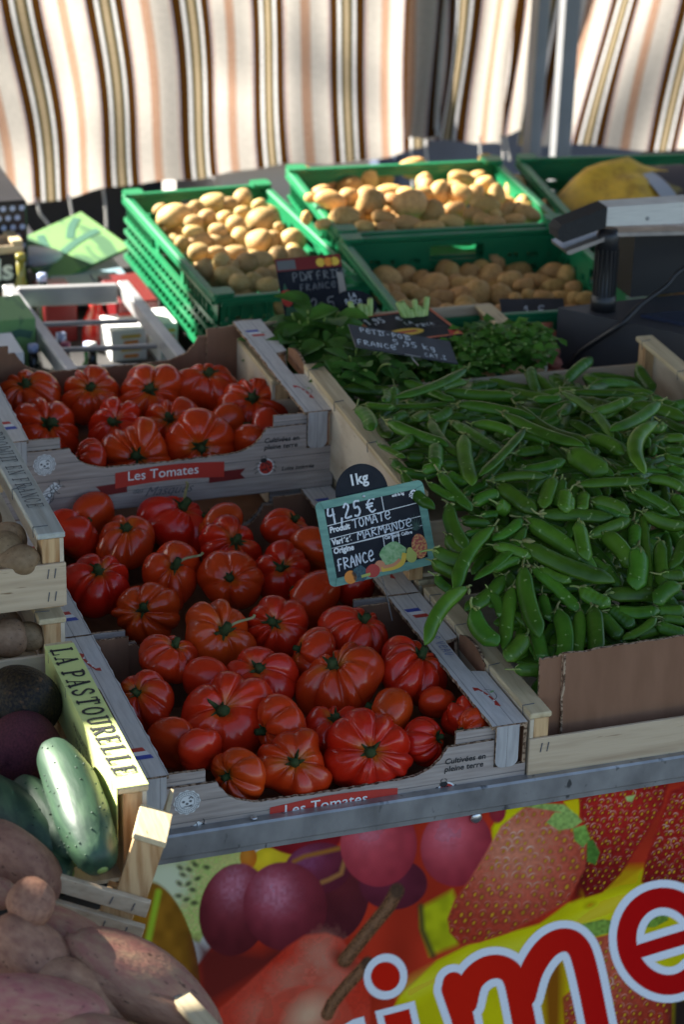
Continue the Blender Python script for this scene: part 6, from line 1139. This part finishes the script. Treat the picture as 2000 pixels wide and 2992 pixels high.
def card_sign(lab, bl, br, tl, edge=None, em=None, deco=None, texts=(), m=SLATE, chalk=CHALK):
    fr, w, h = mframe(bl, br, tl); root = thing('price_sign', lab, 'sign', bl, group='chalk price signs'); inv = Matrix.Translation(-Vector(bl))
    F = lambda a, b, dz=0: inv @ fr(a*w, b*h, dz); Lm = lambda a, b, dz=0: inv @ fr(a, b, dz)
    P = [(0, 0), (1, 0), (1, 1), (0, 1)]; vs = [F(a, b, 0) for a, b in P]+[F(a, b, -.0015) for a, b in P]
    link('card', vs, [(0, 1, 2, 3), (7, 6, 5, 4)]+[(i, i+4, (i+1) % 4+4, (i+1) % 4) for i in range(4)], m, root)
    if edge:
        for P in ([(0, 0), (1, 0), (1-edge*h/w, edge), (edge*h/w, edge)], [(1, 0), (1, 1), (1-edge*h/w, 1-edge), (1-edge*h/w, edge)], [(1, 1), (0, 1), (edge*h/w, 1-edge), (1-edge*h/w, 1-edge)], [(0, 1), (0, 0), (edge*h/w, edge), (edge*h/w, 1-edge)]):
            link('painted_edge', [F(a, b, .0006) for a, b in P], [(0, 1, 2, 3)], em, root)
    hw = MB()
    for s, u, v, hh, ww, th, sl in texts: write_strokes(hw, s, Lm, u*w, v*h, hh*h, ww*h, th=th, slope=sl, dz=.0004, adv=.95)
    if hw.v: hw.build('chalk_writing', chalk, root)
    if deco: deco(F, Lm, w, h, root)
    return root, F, w, h
GREYC = mat('grey_slate_card', (.060, .060, .065), .5, col2=(.045, .045, .05), ns=40)
def pin(F, u, v, root, d=(0, 0)):
    mb = MB(); mb.tube([F(u, v+.1, -.002), F(u+.01, v-.12, -.001), F(u+.03, v-.42, .001)], [.0009]*3, 6); mb.tube([F(u-.07, v-.02, .0012), F(u+.08, v-.03, .0012)], [.0012]*2, 6); mb.build('wire_pin', STEEL, root)
def d_pp(F, Lm, w, h, root): pin(F, .54, .0, root)
card_sign('grey slate petit pois sign with white handwriting standing among the herbs', (.455, .680, .240), (.588, .680, .205), (.472, .720, .251), deco=d_pp, m=GREYC,
   texts=(('PETIT-POIS', .10, .70, .20, .19, .14, 0), ('5,95 KG', .40, .40, .22, .24, .13, 0), ('FRANCE', .03, .14, .20, .22, .14, 0), ('CAT.I', .68, .08, .16, .17, .14, 0)))
ORED = mat('orange_red_edge', (.48, .10, .03), .5)
def d_195(F, Lm, w, h, root):
    pf = MB(); pf.poly([(w*(.40+.22*math.cos(t)), h*(.30+.12*math.sin(t))) for t in np.linspace(0, 2*math.pi, 21)[:-1]], Lm, .0005, 0); pf.stroke([(w*.30, h*.30), (w*.52, h*.30)], .006, Lm, .0007, 1); pf.build('printed_label', [YELLOWI, REDI], root); pf = MB(); pf.poly([(w*.84, h*.02), (w*1.0, h*.05), (w*.98, h*.22), (w*.88, h*.2)], Lm, .0009, 1); pf.poly([(w*.88, h*.03), (w*.97, h*.03), (w*.96, h*.10)], Lm, .0011, 0); pf.build('printed_fruit', [YELLOWI, REDI], root)
    ln = MB()
    for v in (.52, .36): ln.stroke([(w*.5, h*v), (w*.93, h*v)], .0006, Lm, .0004)
    ln.build('printed_lines', GREYI, root)
card_sign('black sign edged in orange-red, tucked behind the slate petit pois sign', (.517, .750, .212), (.626, .759, .212), (.515, .846, .214), .045, ORED, d_195,
   texts=(('1,95', .08, .70, .18, .085, .11, .0), ('€', .47, .72, .13, .09, .12, 0), ('LA', .50, .55, .09, .065, .11, 0), ('€', .84, .80, .09, .07, .13, 0), ('PIECE', .60, .42, .09, .06, .11, 0)))
def disc(F, Lm, w, h, root): pass
r = thing('price_disc', 'round black disc lettered in chalk behind the orange-edged sign', 'sign', (.52, .865, .225))
fr = frame((0, 0, 0), (1, -.05, -.04), (0, .8, .6)); mb = MB(); mb.poly(arc(0, 0, .028, .022, 0, 350, 30), fr, 0); mb.poly(arc(0, 0, .028, .022, 0, 350, 30)[::-1], fr, -.0012); mb.build('card', SLATE, r)
mb = MB(); write_strokes(mb, 'LA', fr, -.006, .010, .007, .006, th=.13); write_strokes(mb, 'PIECE', fr, -.013, .0, .007, .0058, th=.13); mb.build('chalk_writing', CHALK, r)
def d_pt(F, Lm, w, h, root):
    pf = MB(); pf.poly([(0, h*.80), (w, h*.80), (w, h), (0, h)], Lm, .0003, 0)
    pf.poly([(w*.02, h*.82), (w*.30, h*.82), (w*.30, h*.97), (w*.02, h*.97)], Lm, .0005, 3)
    for u, mi in ((.68, 4), (.80, 5), (.90, 4)): pf.poly([(w*(u+.07*math.cos(t)), h*(.89+.07*math.sin(t))) for t in np.linspace(0, 6.28, 13)[:-1]], Lm, .0006, mi)
    pf.poly([(w*(.08+.09*math.cos(t)), h*(.38+.14*math.sin(t))) for t in np.linspace(0, 6.28, 15)[:-1]], Lm, .0006, 1); pf.poly([(0, h*.05), (w*.25, h*.02), (w*.22, h*.22), (w*.05, h*.25)], Lm, .0005, 2); pf.poly([(w*.04, h*.5), (w*.08, h*.62), (w*.11, h*.5)], Lm, .0007, 2)
    pf.poly([(w*.86, h*.1), (w*.99, h*.1), (w*.99, h*.7), (w*.90, h*.72)], Lm, .0005, 6)
    pf.build('printed_vegetables', [DREDI, REDI, mat('print_green_leaf', (.03, .10, .05), .6), GREYI, YELLOWI, ORANGEI, mat('print_mushroom', (.30, .26, .22), .6)], root)
card_sign('slanted black sign with a dark red header in front of the left green crate', (.447, .925, .186), (.535, .920, .188), (.432, .985, .252), deco=d_pt, chalk=mat('smudged_chalk', (.22, .22, .22), .8),
   texts=(('PDT', .22, .62, .13, .12, .09, .02), ('A FRITE', .42, .62, .12, .11, .09, .02), ('FRANCE', .30, .46, .10, .10, .09, .02), ('2,50', .42, .12, .20, .17, .10, .02)))
card_sign('small slate tag lying among the potatoes of the front green crate', (.768, .965, .140), (.856, .950, .138), (.752, 1.0, .166), deco=lambda F, Lm, w, h, root: None, m=GREYC, texts=(('1,50', .35, .3, .4, .34, .12, 0),))
# ================================================= SCALE
sc = thing('weighing_scale', 'dark grey market scale with a steel pan on a ribbed black column', 'scale', (.95, 1.0, .06))
def sb(mb, name, m, sm=False, par=None):
    o = mb.build(name, m, par or sc, sm); o.location = (-.95, -1.0, -.06) if par is None else (0, 0, 0); return o
mb = MB(); mb.prism([(.797, .855), (.955, .6625), (1.22, .6625), (1.22, .862), (1.02, .862)], .139, T(0, 0, .06)); sb(mb, 'base', DARKBOX)
mb = MB(); mb.prism([(.885, .79), (.965, .70), (1.20, .70), (1.20, .79)], .004, T(0, 0, .1995)); sb(mb, 'key_panel', mat('dark_blue_key_panel', (.02, .025, .05), .25))
CX, CYY = .851, .833
mb = MB(); mb.lathe([(.0165, .1993), (.0165, .217), (.0140, .219), (.0140, .284), (.0150, .286), (.0150, .300), (.012, .308)], 32, T(CX, CYY, 0)); sb(mb, 'column', BLACKP, True)
for k in range(16):
    a = 2*math.pi*k/16; mb = MB(); M = T(CX, CYY, 0) @ RZ(a); mb.box((.0135, -.0015, .220), (.0158, .0015, .283), 0, M); sb(mb, 'column_rib', BLACKP)
mb = MB(); mb.prism([(.790, .2825), (.795, .2815), (.857, .3005), (1.22, .2800), (1.22, .2845), (.857, .3055), (.789, .2865)], -.05, T(0, .822, 0) @ AX_XZ); sb(mb, 'arm_tray', STEEL)
mb = MB(); mb.prism([(.846, .3125), (1.22, .2960), (1.22, .3330), (.846, .3375)], -.03, T(0, .832, 0) @ AX_XZ); sb(mb, 'pan', mat('brushed_steel_pan', (.74, .72, .66), .35, metal=.1, col2=(.62, .60, .55), ns=30, sc=(1, 1, 30)))
mb = MB(); mb.lathe([(.0028, 0), (.0022, .0012), (.0003, .0016)], 12, T(.905, .8317, .318) @ Matrix.Rotation(R(90), 4, 'X')); sb(mb, 'screw', GALV, True)
mb = MB(); mb.prism([(.8455, .3385), (.8455, .3115), (.787, .2960), (.780, .300), (.778, .312), (.784, .3195)], -.03, T(0, .829, 0) @ AX_XZ); sb(mb, 'rubber_bumper', mat('black_rubber', (.022, .021, .022), .75, col2=(.015, .015, .015), ns=200, bump=.2))
mb = MB(); mb.box((.905, .864, .2), (1.2, .93, .285)); sb(mb, 'rear_housing', BLACKP)
CAB = spline([(1.02, .80, .275), (.945, .795, .259), (.917, .79, .238), (.882, .785, .219), (.851, .776, .198), (.832, .798, .172), (.816, .818, .148), (.807, .830, .124), (.803, .836, .10)], 6)
mb = MB(); mb.tube(CAB, [.0036]*len(CAB), 8); sb(mb, 'power_cable', BLACKP, True)

# ================================================= NET BAG IN THE RIGHT GREEN CRATE
NETY = mat('yellow_net_over_potatoes', (.78, .46, .04), .6, col2=(.52, .28, .03), ns=34, mix=(.4, .6), bump=.4, bs=90, spots=((.70, .44, .05), 220, .55, .62))
bag = thing('net_bag', 'yellow net bag of potatoes with a printed paper band in the right green crate', 'bag', (1.215, 1.45, .118))
bumps = [(rnd.uniform(-1, 1), rnd.uniform(-1, 1)) for _ in range(16)]; vs = []; nu, nv = 48, 20
for j in range(nv+1):
    t = math.pi*j/nv; x = -math.cos(t); s = math.sin(t)**.7 if 0 < j < nv else 0
    for i in range(nu):
        a = 2*math.pi*i/nu; y, z = math.cos(a), math.sin(a); b = sum(.30*s*math.exp(-((x-p)**2+(y*s-q)**2)/.04) for p, q in bumps)
        vs.append((x*.155*(1+.15*b), s*y*.115, s*z*.042*(1+b)+.01*math.exp(-((x+.35)/.3)**2)*(z > 0)*2))
link('net_body', vs, [(j*nu+i, j*nu+(i+1) % nu, (j+1)*nu+(i+1) % nu, (j+1)*nu+i) for j in range(nv) for i in range(nu)], NETY, bag, True)
mb = MB(); P = []; n = 20
for k in range(n+1):
    a = R(20+140*k/n); P.append((math.cos(a)*.112, math.sin(a)*.060+.004))
BANDM = mat('pale_grey_paper_band', (.40, .41, .44), .5); BANDD = mat('dark_printed_band', (.05, .035, .035), .8, col2=(.26, .20, .06), ns=26, mix=(.5, .62))
mb.add([(-.035+dx+.02*k/n, y, z) for dx in (0, .028) for k, (y, z) in enumerate(P)], [(k, k+1, n+2+k, n+1+k) for k in range(n)]); b1 = mb.build('paper_band', BANDM, bag, True)
mb = MB(); mb.add([(-.0065+dx+.02*k/n, y, z+.0004) for dx in (0, .075) for k, (y, z) in enumerate(P)], [(k, k+1, n+2+k, n+1+k) for k in range(n)]); mb.build('printed_panel', BANDD, b1, True)

# ================================================= THINGS BEYOND THE LEFT OF THE TABLE
# bright aluminium rack
rk = thing('metal_rack', 'bright aluminium ladder rack lying in front of the boxes on the left', 'rack', (.25, 1.2, .1))
def rb_(p0, p1, w, t, name):
    p0, p1 = Vector(p0), Vector(p1); d = (p1-p0); L = d.length; d.normalize(); up = Vector((0, 0, 1)); s = d.cross(up).normalized(); u = s.cross(d)
    M = Matrix((s, d, u)).transposed().to_4x4(); M.translation = p0; mb = MB(); mb.box((-w/2, 0, -t), (w/2, L, 0), 0, M, bev=.002); o = mb.build(name, ALU, rk); o.location = (-.25, -1.2, -.1)
rb_((.182, 1.40, .105), (.192, 1.04, .105), .017, .024, 'side_rail'); rb_((.345, 1.375, .105), (.345, 1.03, .105), .017, .024, 'side_rail')
rb_((.1925, 1.388, .103), (.3345, 1.367, .103), .016, .028, 'end_bar')
for y in (1.27, 1.165, 1.09): rb_((.197-.0, y, .090), (.3345, y-.02, .090), .009, .006, 'rung')
# second trestle under these goods
bt = thing('back_trestle', 'board trestle under the boxes and rack on the left', 'table', (.1, 1.5, -.82))
mb = MB(); mb.box((-.55, -.88, .72), (.29, .75, .74)); mb.build('tabletop', mat('dark_blue_table_cover', (.012, .014, .022), .7, col2=(.03, .03, .035), ns=12), bt)
for lx in (-.5, .25):
    for ly in (-.84, .7):
        mb = MB(); mb.box((lx-.02, ly-.02, 0), (lx+.02, ly+.02, .7195)); mb.build('leg', GALV, bt)
# black crate of bottles: pale blue discs stand in for light through its holes
DOT = mat('pale_blue_dots', (.36, .42, .62), .4)
bx = thing('dotted_box', 'black box covered in pale blue dots at the left edge', 'box', (.10, 1.60, -.08))
mb = MB(); mb.box((0, 0, 0), (.155, .20, .245), bev=.003); body = mb.build('body', BLACKP, bx)
dm = MB()
for j in range(16):
    for i in range(11):
        x = .012+i*.0142+(j % 2)*.0071; z = .012+j*.0148
        if x < .150: dm.poly(arc(x, z, .0043, .0043, 0, 345, 14), lambda a, b, dz=0: Vector((a, -.0006-dz, b)), 0)
d_ = dm.build('hole_light_dots', DOT, bx); d_['kind'] = 'stuff'
b2 = thing('black_carton', 'black carton with large white letters in front of the dotted box', 'box', (.10, 1.53, -.08))
mb = MB(); mb.box((0, 0, 0), (.135, .055, .185), bev=.002); mb.build('body', mat('matt_black_board', (.015, .014, .015), .8), b2)
fI = lambda a, b, dz=0: Vector((a, -.0006-dz, b)); text_part('ils', fI, b2, WHITEP, .045, .080, .148, .0012, 0, .0003); mb = MB(); mb.stroke([(.06, .138), (.125, .138)], .006, fI, .0003); mb.stroke([(.06, .122), (.128, .122)], .009, fI, .0003, 1); mb.build('printed_stripes', [GREYI, mat('brown_print', (.2, .09, .05), .6)], b2)
wp = wood_crate('pale wooden crate corner standing on the black carton', .145, .05, .018, (.088, 1.531, .1055), R(3), post=.015, staples=False, front=((.0, .012),), back=((.0, .012),), side_lo=.002, group='wooden crates behind the rack', name='wooden_crate')
LG = mat('light_green_printed_board', (.17, .33, .11), .6, col2=(.06, .15, .07), ns=9, sc=(3, 1, 1), mix=(.52, .6))
gb = thing('green_carton', 'light green carton lid tilted up, printed with dark vegetables', 'box', (.345, 1.72, .034), (R(14), R(-10), R(24)))
mb = MB(); mb.box((-.075, -.05, 0), (.085, .075, .006), bev=.001); mb.build('lid', LG, gb)
pv = MB(); fg = lambda a, b, dz=0: Vector((a, b, .0065+dz))
for cx, cy, a, l in ((-.02, .03, 70, .03), (.03, .01, 10, .04), (.045, .045, 40, .025), (-.045, -.01, 30, .035)): pv.stroke(spline([(cx-l*math.cos(R(a)), cy-l*math.sin(R(a))), (cx, cy+.004), (cx+l*math.cos(R(a)), cy+l*math.sin(R(a)))], 4), .013, fg, .0002)
pv.build('printed_vegetables', mat('print_dark_green', (.05, .15, .10), .6), gb)
gc = thing('green_carton', 'light green carton printed with an aubergine at the left end of the rack', 'box', (.135, 1.20, -.08)); mb = MB(); mb.box((-.08, 0, .0), (.043, .10, .203), bev=.001); mb.build('body', LG, gc)
pv = MB(); pv.stroke([(.008, .181), (.020, .184), (.034, .180)], .011, lambda a, b, dz=0: Vector((a, -.0006-dz, b)), .0002); pv.build('printed_vegetable', mat('print_aubergine', (.06, .14, .09), .6), gc)
wb = thing('white_carton', 'plain white carton below the green aubergine carton', 'box', (.13, 1.10, -.08)); mb = MB(); mb.box((-.08, 0, 0), (.010, .08, .193), bev=.001); mb.build('body', WHITEP, wb)
bl = thing('blue_tray', 'pale blue plastic tray with a flat lid beside the sunlit green crate', 'tray', (.362, 1.62, -.068)); PB = mat('pale_blue_plastic', (.20, .30, .34), .4)
mb = MB(); mb.prism([(-.075, -.06), (.055, -.075), (.055, .105), (-.055, .09)], .014, T(0, 0, .075)); mb.build('lid', PB, bl); mb = MB(); mb.box((-.06, -.05, .0), (.045, .07, .0745), bev=.002); mb.build('body', PB, bl)
mb = MB(); mb.box((.0, -.045, .0892), (.04, .03, .092)); mb.build('lid_panel', mat('grey_blue_plastic', (.16, .24, .27), .4), bl)
wv = thing('plastic_bag', 'crumpled white plastic bag beside the green lid', 'bag', (.285, 1.66, .055)); vs = []; rg = np.random.default_rng(8); me = potato_mesh(rg, 'crumpled_film', .18); me.materials.append(mat('white_film', (.70, .74, .80), .3, bump=.5, ns=20, col2=(.5, .55, .66))); o = bpy.data.objects.new('crumpled_film', me); COL.objects.link(o); o.parent = wv; o.scale = (.035, .03, .014); o.rotation_euler = (0, 0, .3)
REDG = mat('glossy_red_lacquer', (.50, .02, .015), .12, coat=1); DRED = mat('dark_red_board', (.14, .008, .010), .35)
rj = thing('red_jar', 'glossy red round jar behind the rack rungs', 'jar', (.314, 1.42, -.08)); rj.scale = (.48, .48, 1.36); mb = MB(); mb.lathe([(.030, 0), (.042, .02), (.044, .06), (.036, .085), (.020, .095), (.020, .108), (.002, .110)], 32); mb.build('jar_body', REDG, rj, True); mb = MB(); mb.lathe([(.022, .1085), (.022, .118), (.002, .119)], 24, T(0, 0, .002)); mb.build('lid', REDG, rj, True)
rbx = thing('red_box', 'dark red box to the right of the glossy red jar', 'box', (.362, 1.42, -.08)); mb = MB(); mb.box((-.02, -.03, 0), (.040, .10, .145), bev=.002); mb.build('body', DRED, rbx); mb = MB(); mb.box((-.0205, -.0312, .120), (.0405, -.0303, .130)); mb.build('printed_stripe', REDI, rbx)
rb2 = thing('red_box', 'dark red box to the left of the glossy red jar', 'box', (.268, 1.43, -.08)); mb = MB(); mb.box((-.026, 0, 0), (.022, .08, .150), bev=.002); mb.build('body', DRED, rb2)
for lab, P, w, h, ms in (('white carton with orange lettering behind the right rack rail', (.342, 1.33, -.08), .052, .125, 1), ('small white carton leaning on the green crate beyond the rack', (.393, 1.30, -.08), .026, .14, 1)):
    r = thing('white_carton', lab, 'box', P); mb = MB(); mb.box((-w/2, 0, 0), (w/2, .07, h), bev=.001); mb.build('body', WHITEP, r); f = lambda a, b, dz=0: Vector((a, -.0006-dz, b)); mb = MB()
    for k, (z, l) in enumerate(((h-.010, .6), (h-.019, .45), (h-.030, .62), (h-.040, .45))): mb.stroke([(-w*l/2+w*.1, z), (w*l/2, z)], .005, f, .0003, k % 2)
    mb.build('printed_lettering', [YELLOWI, ORANGEI], r)
DBOT = mat('dark_bottle_glass', (.010, .012, .012), .12); YB = mat('olive_yellow_bottle', (.22, .19, .03), .25)
for i, (x, y, m, lab) in enumerate(((.222, 1.50, YB, 'olive yellow bottle between the dotted box and the blue tray'), (.245, 1.46, DBOT, 'dark bottle right of the olive yellow bottle'), (.20, 1.33, DBOT, 'dark bottle seen behind the left rack rail'), (.235, 1.30, DBOT, 'dark bottle under the first rung'), (.27, 1.28, mat('green_bottle_glass', (.02, .20, .04), .15), 'green bottle under the first rung'), (.232, 1.26, mat('dark_purple_jar', (.05, .012, .03), .2), 'dark jar with a pink label below the lowest rung'), (.268, 1.25, DBOT, 'dark jar with a round pale cap below the lowest rung'), (.165, 1.16, DBOT, 'dark bottle standing behind the white carton'))):
    r = thing('bottle', lab, 'bottle', (x, y, -.08), group='bottles and jars around the rack'); h = (.185, .165, .13, .13, .12, .13, .13, .17)[i]
    mb = MB(); mb.lathe([(.014, 0), (.016, .006), (.016, h*.6), (.010, h*.8), (.0065, h*.86), (.0065, h)], 18); mb.build('bottle_body', m, r, True)
    mb = MB(); mb.lathe([(.0075, h+.0002), (.0075, h+.010), (.001, h+.0105)], 14); mb.build('cap', (WHITEP if i == 6 else (mat('pink_label', (.4, .06, .12), .5) if i == 5 else DOT)) if i != 0 else YB, r, True)

# ================================================= BEYOND THE STALL, SEEN UNDER THE CLOTHS
vn = thing('parked_van', 'dark blue parked van glimpsed under the hem of the striped cloth', 'van', (1.0, 4.6, -.82))
VB = mat('dark_blue_van_paint', (.008, .022, .10), .3, coat=.5); VK = mat('black_van_trim', (.008, .008, .009), .5); VG = mat('van_glass', (.02, .025, .03), .08)
def van_side(P, y0, y1): mb = MB(); mb.prism(P, y1-y0, T(0, y1, 0) @ AX_XZ); return mb
van_side([(-2.2, .35), (2.0, .35), (2.3, .55), (2.3, .95), (1.7, 1.15), (1.2, 1.9), (-2.15, 1.95), (-2.25, 1.0)], 0, 1.7).build('body', VB, vn)
for x in (-1.4, 1.5):
    mb = MB(); mb.lathe([(.33, -.1), (.33, .1)], 28, T(x, .02, .33) @ Matrix.Rotation(R(90), 4, 'X')); w = mb.build('wheel', VK, vn, True); mb = MB(); mb.lathe([(.2, .102), (.05, .12)], 20, T(x, .0, .33) @ Matrix.Rotation(R(90), 4, 'X')); mb.build('hub_cap', GALV, w)
for a, b in ((-1.9, -.75), (-.65, .3), (.4, 1.15)):
    mb = MB(); mb.box((a, -.006, 1.15), (b, -.001, 1.7)); mb.build('window', VG, vn)
mb = MB(); mb.box((-.72, -.012, .45), (-.68, -.002, 1.15)); mb.build('door_seam', VK, vn); mb = MB(); mb.box((-2.2, -.02, .5), (1.1, -.002, .6)); mb.build('side_trim', VK, vn)
ct = thing('cool_box', 'white cool box standing behind the green crates', 'box', (1.04, 2.72, -.82)); mb = MB(); mb.box((-.22, -.2, 0), (.10, .2, .74), bev=.01); mb.build('body', mat('dull_white_plastic', (.50, .48, .46), .5), ct); mb = MB(); mb.box((-.23, -.21, .7405), (.11, .21, .78), bev=.008); mb.build('lid', mat('white_plastic_lid', (.62, .64, .70), .4), ct)
sl = thing('folding_table', 'slate blue covered table behind the narrower cloth', 'table', (1.62, 3.0, -.82)); SB = mat('slate_blue_cover', (.09, .12, .19), .7, col2=(.06, .08, .13), ns=5)
mb = MB(); mb.box((-.36, -.3, .18), (.20, .3, .76), bev=.01); mb.build('cloth_cover', SB, sl)
for lx in (-.3, .15):
    for ly in (-.25, .25):
        mb = MB(); mb.box((lx-.015, ly-.015, 0), (lx+.015, ly+.015, .1795)); mb.build('leg', GALV, sl)
dk = thing('dark_counter', 'black covered counter behind the boxes on the left', 'counter', (.25, 2.75, -.82)); mb = MB(); mb.box((-.75, -.2, 0), (.44, .2, .80), bev=.01); mb.build('cover', mat('black_cover', (.010, .011, .014), .8), dk); mb = MB(); mb.box((-.76, -.21, .8005), (.45, .21, .82)); mb.build('top', BLACKP, dk)
bw = thing('shop_wall', 'plain grey shop front across the market street', 'building', (0, 14, -.82)); mb = MB(); mb.box((-14, 0, 0), (20, 1, 7)); mb.build('wall', mat('grey_render', (.22, .21, .20), .9, col2=(.16, .15, .15), ns=2), bw)
for x in range(-12, 20, 4):
    mb = MB(); mb.box((x, -.03, .9), (x+2.2, -.002, 3.0)); mb.build('window', VG, bw)
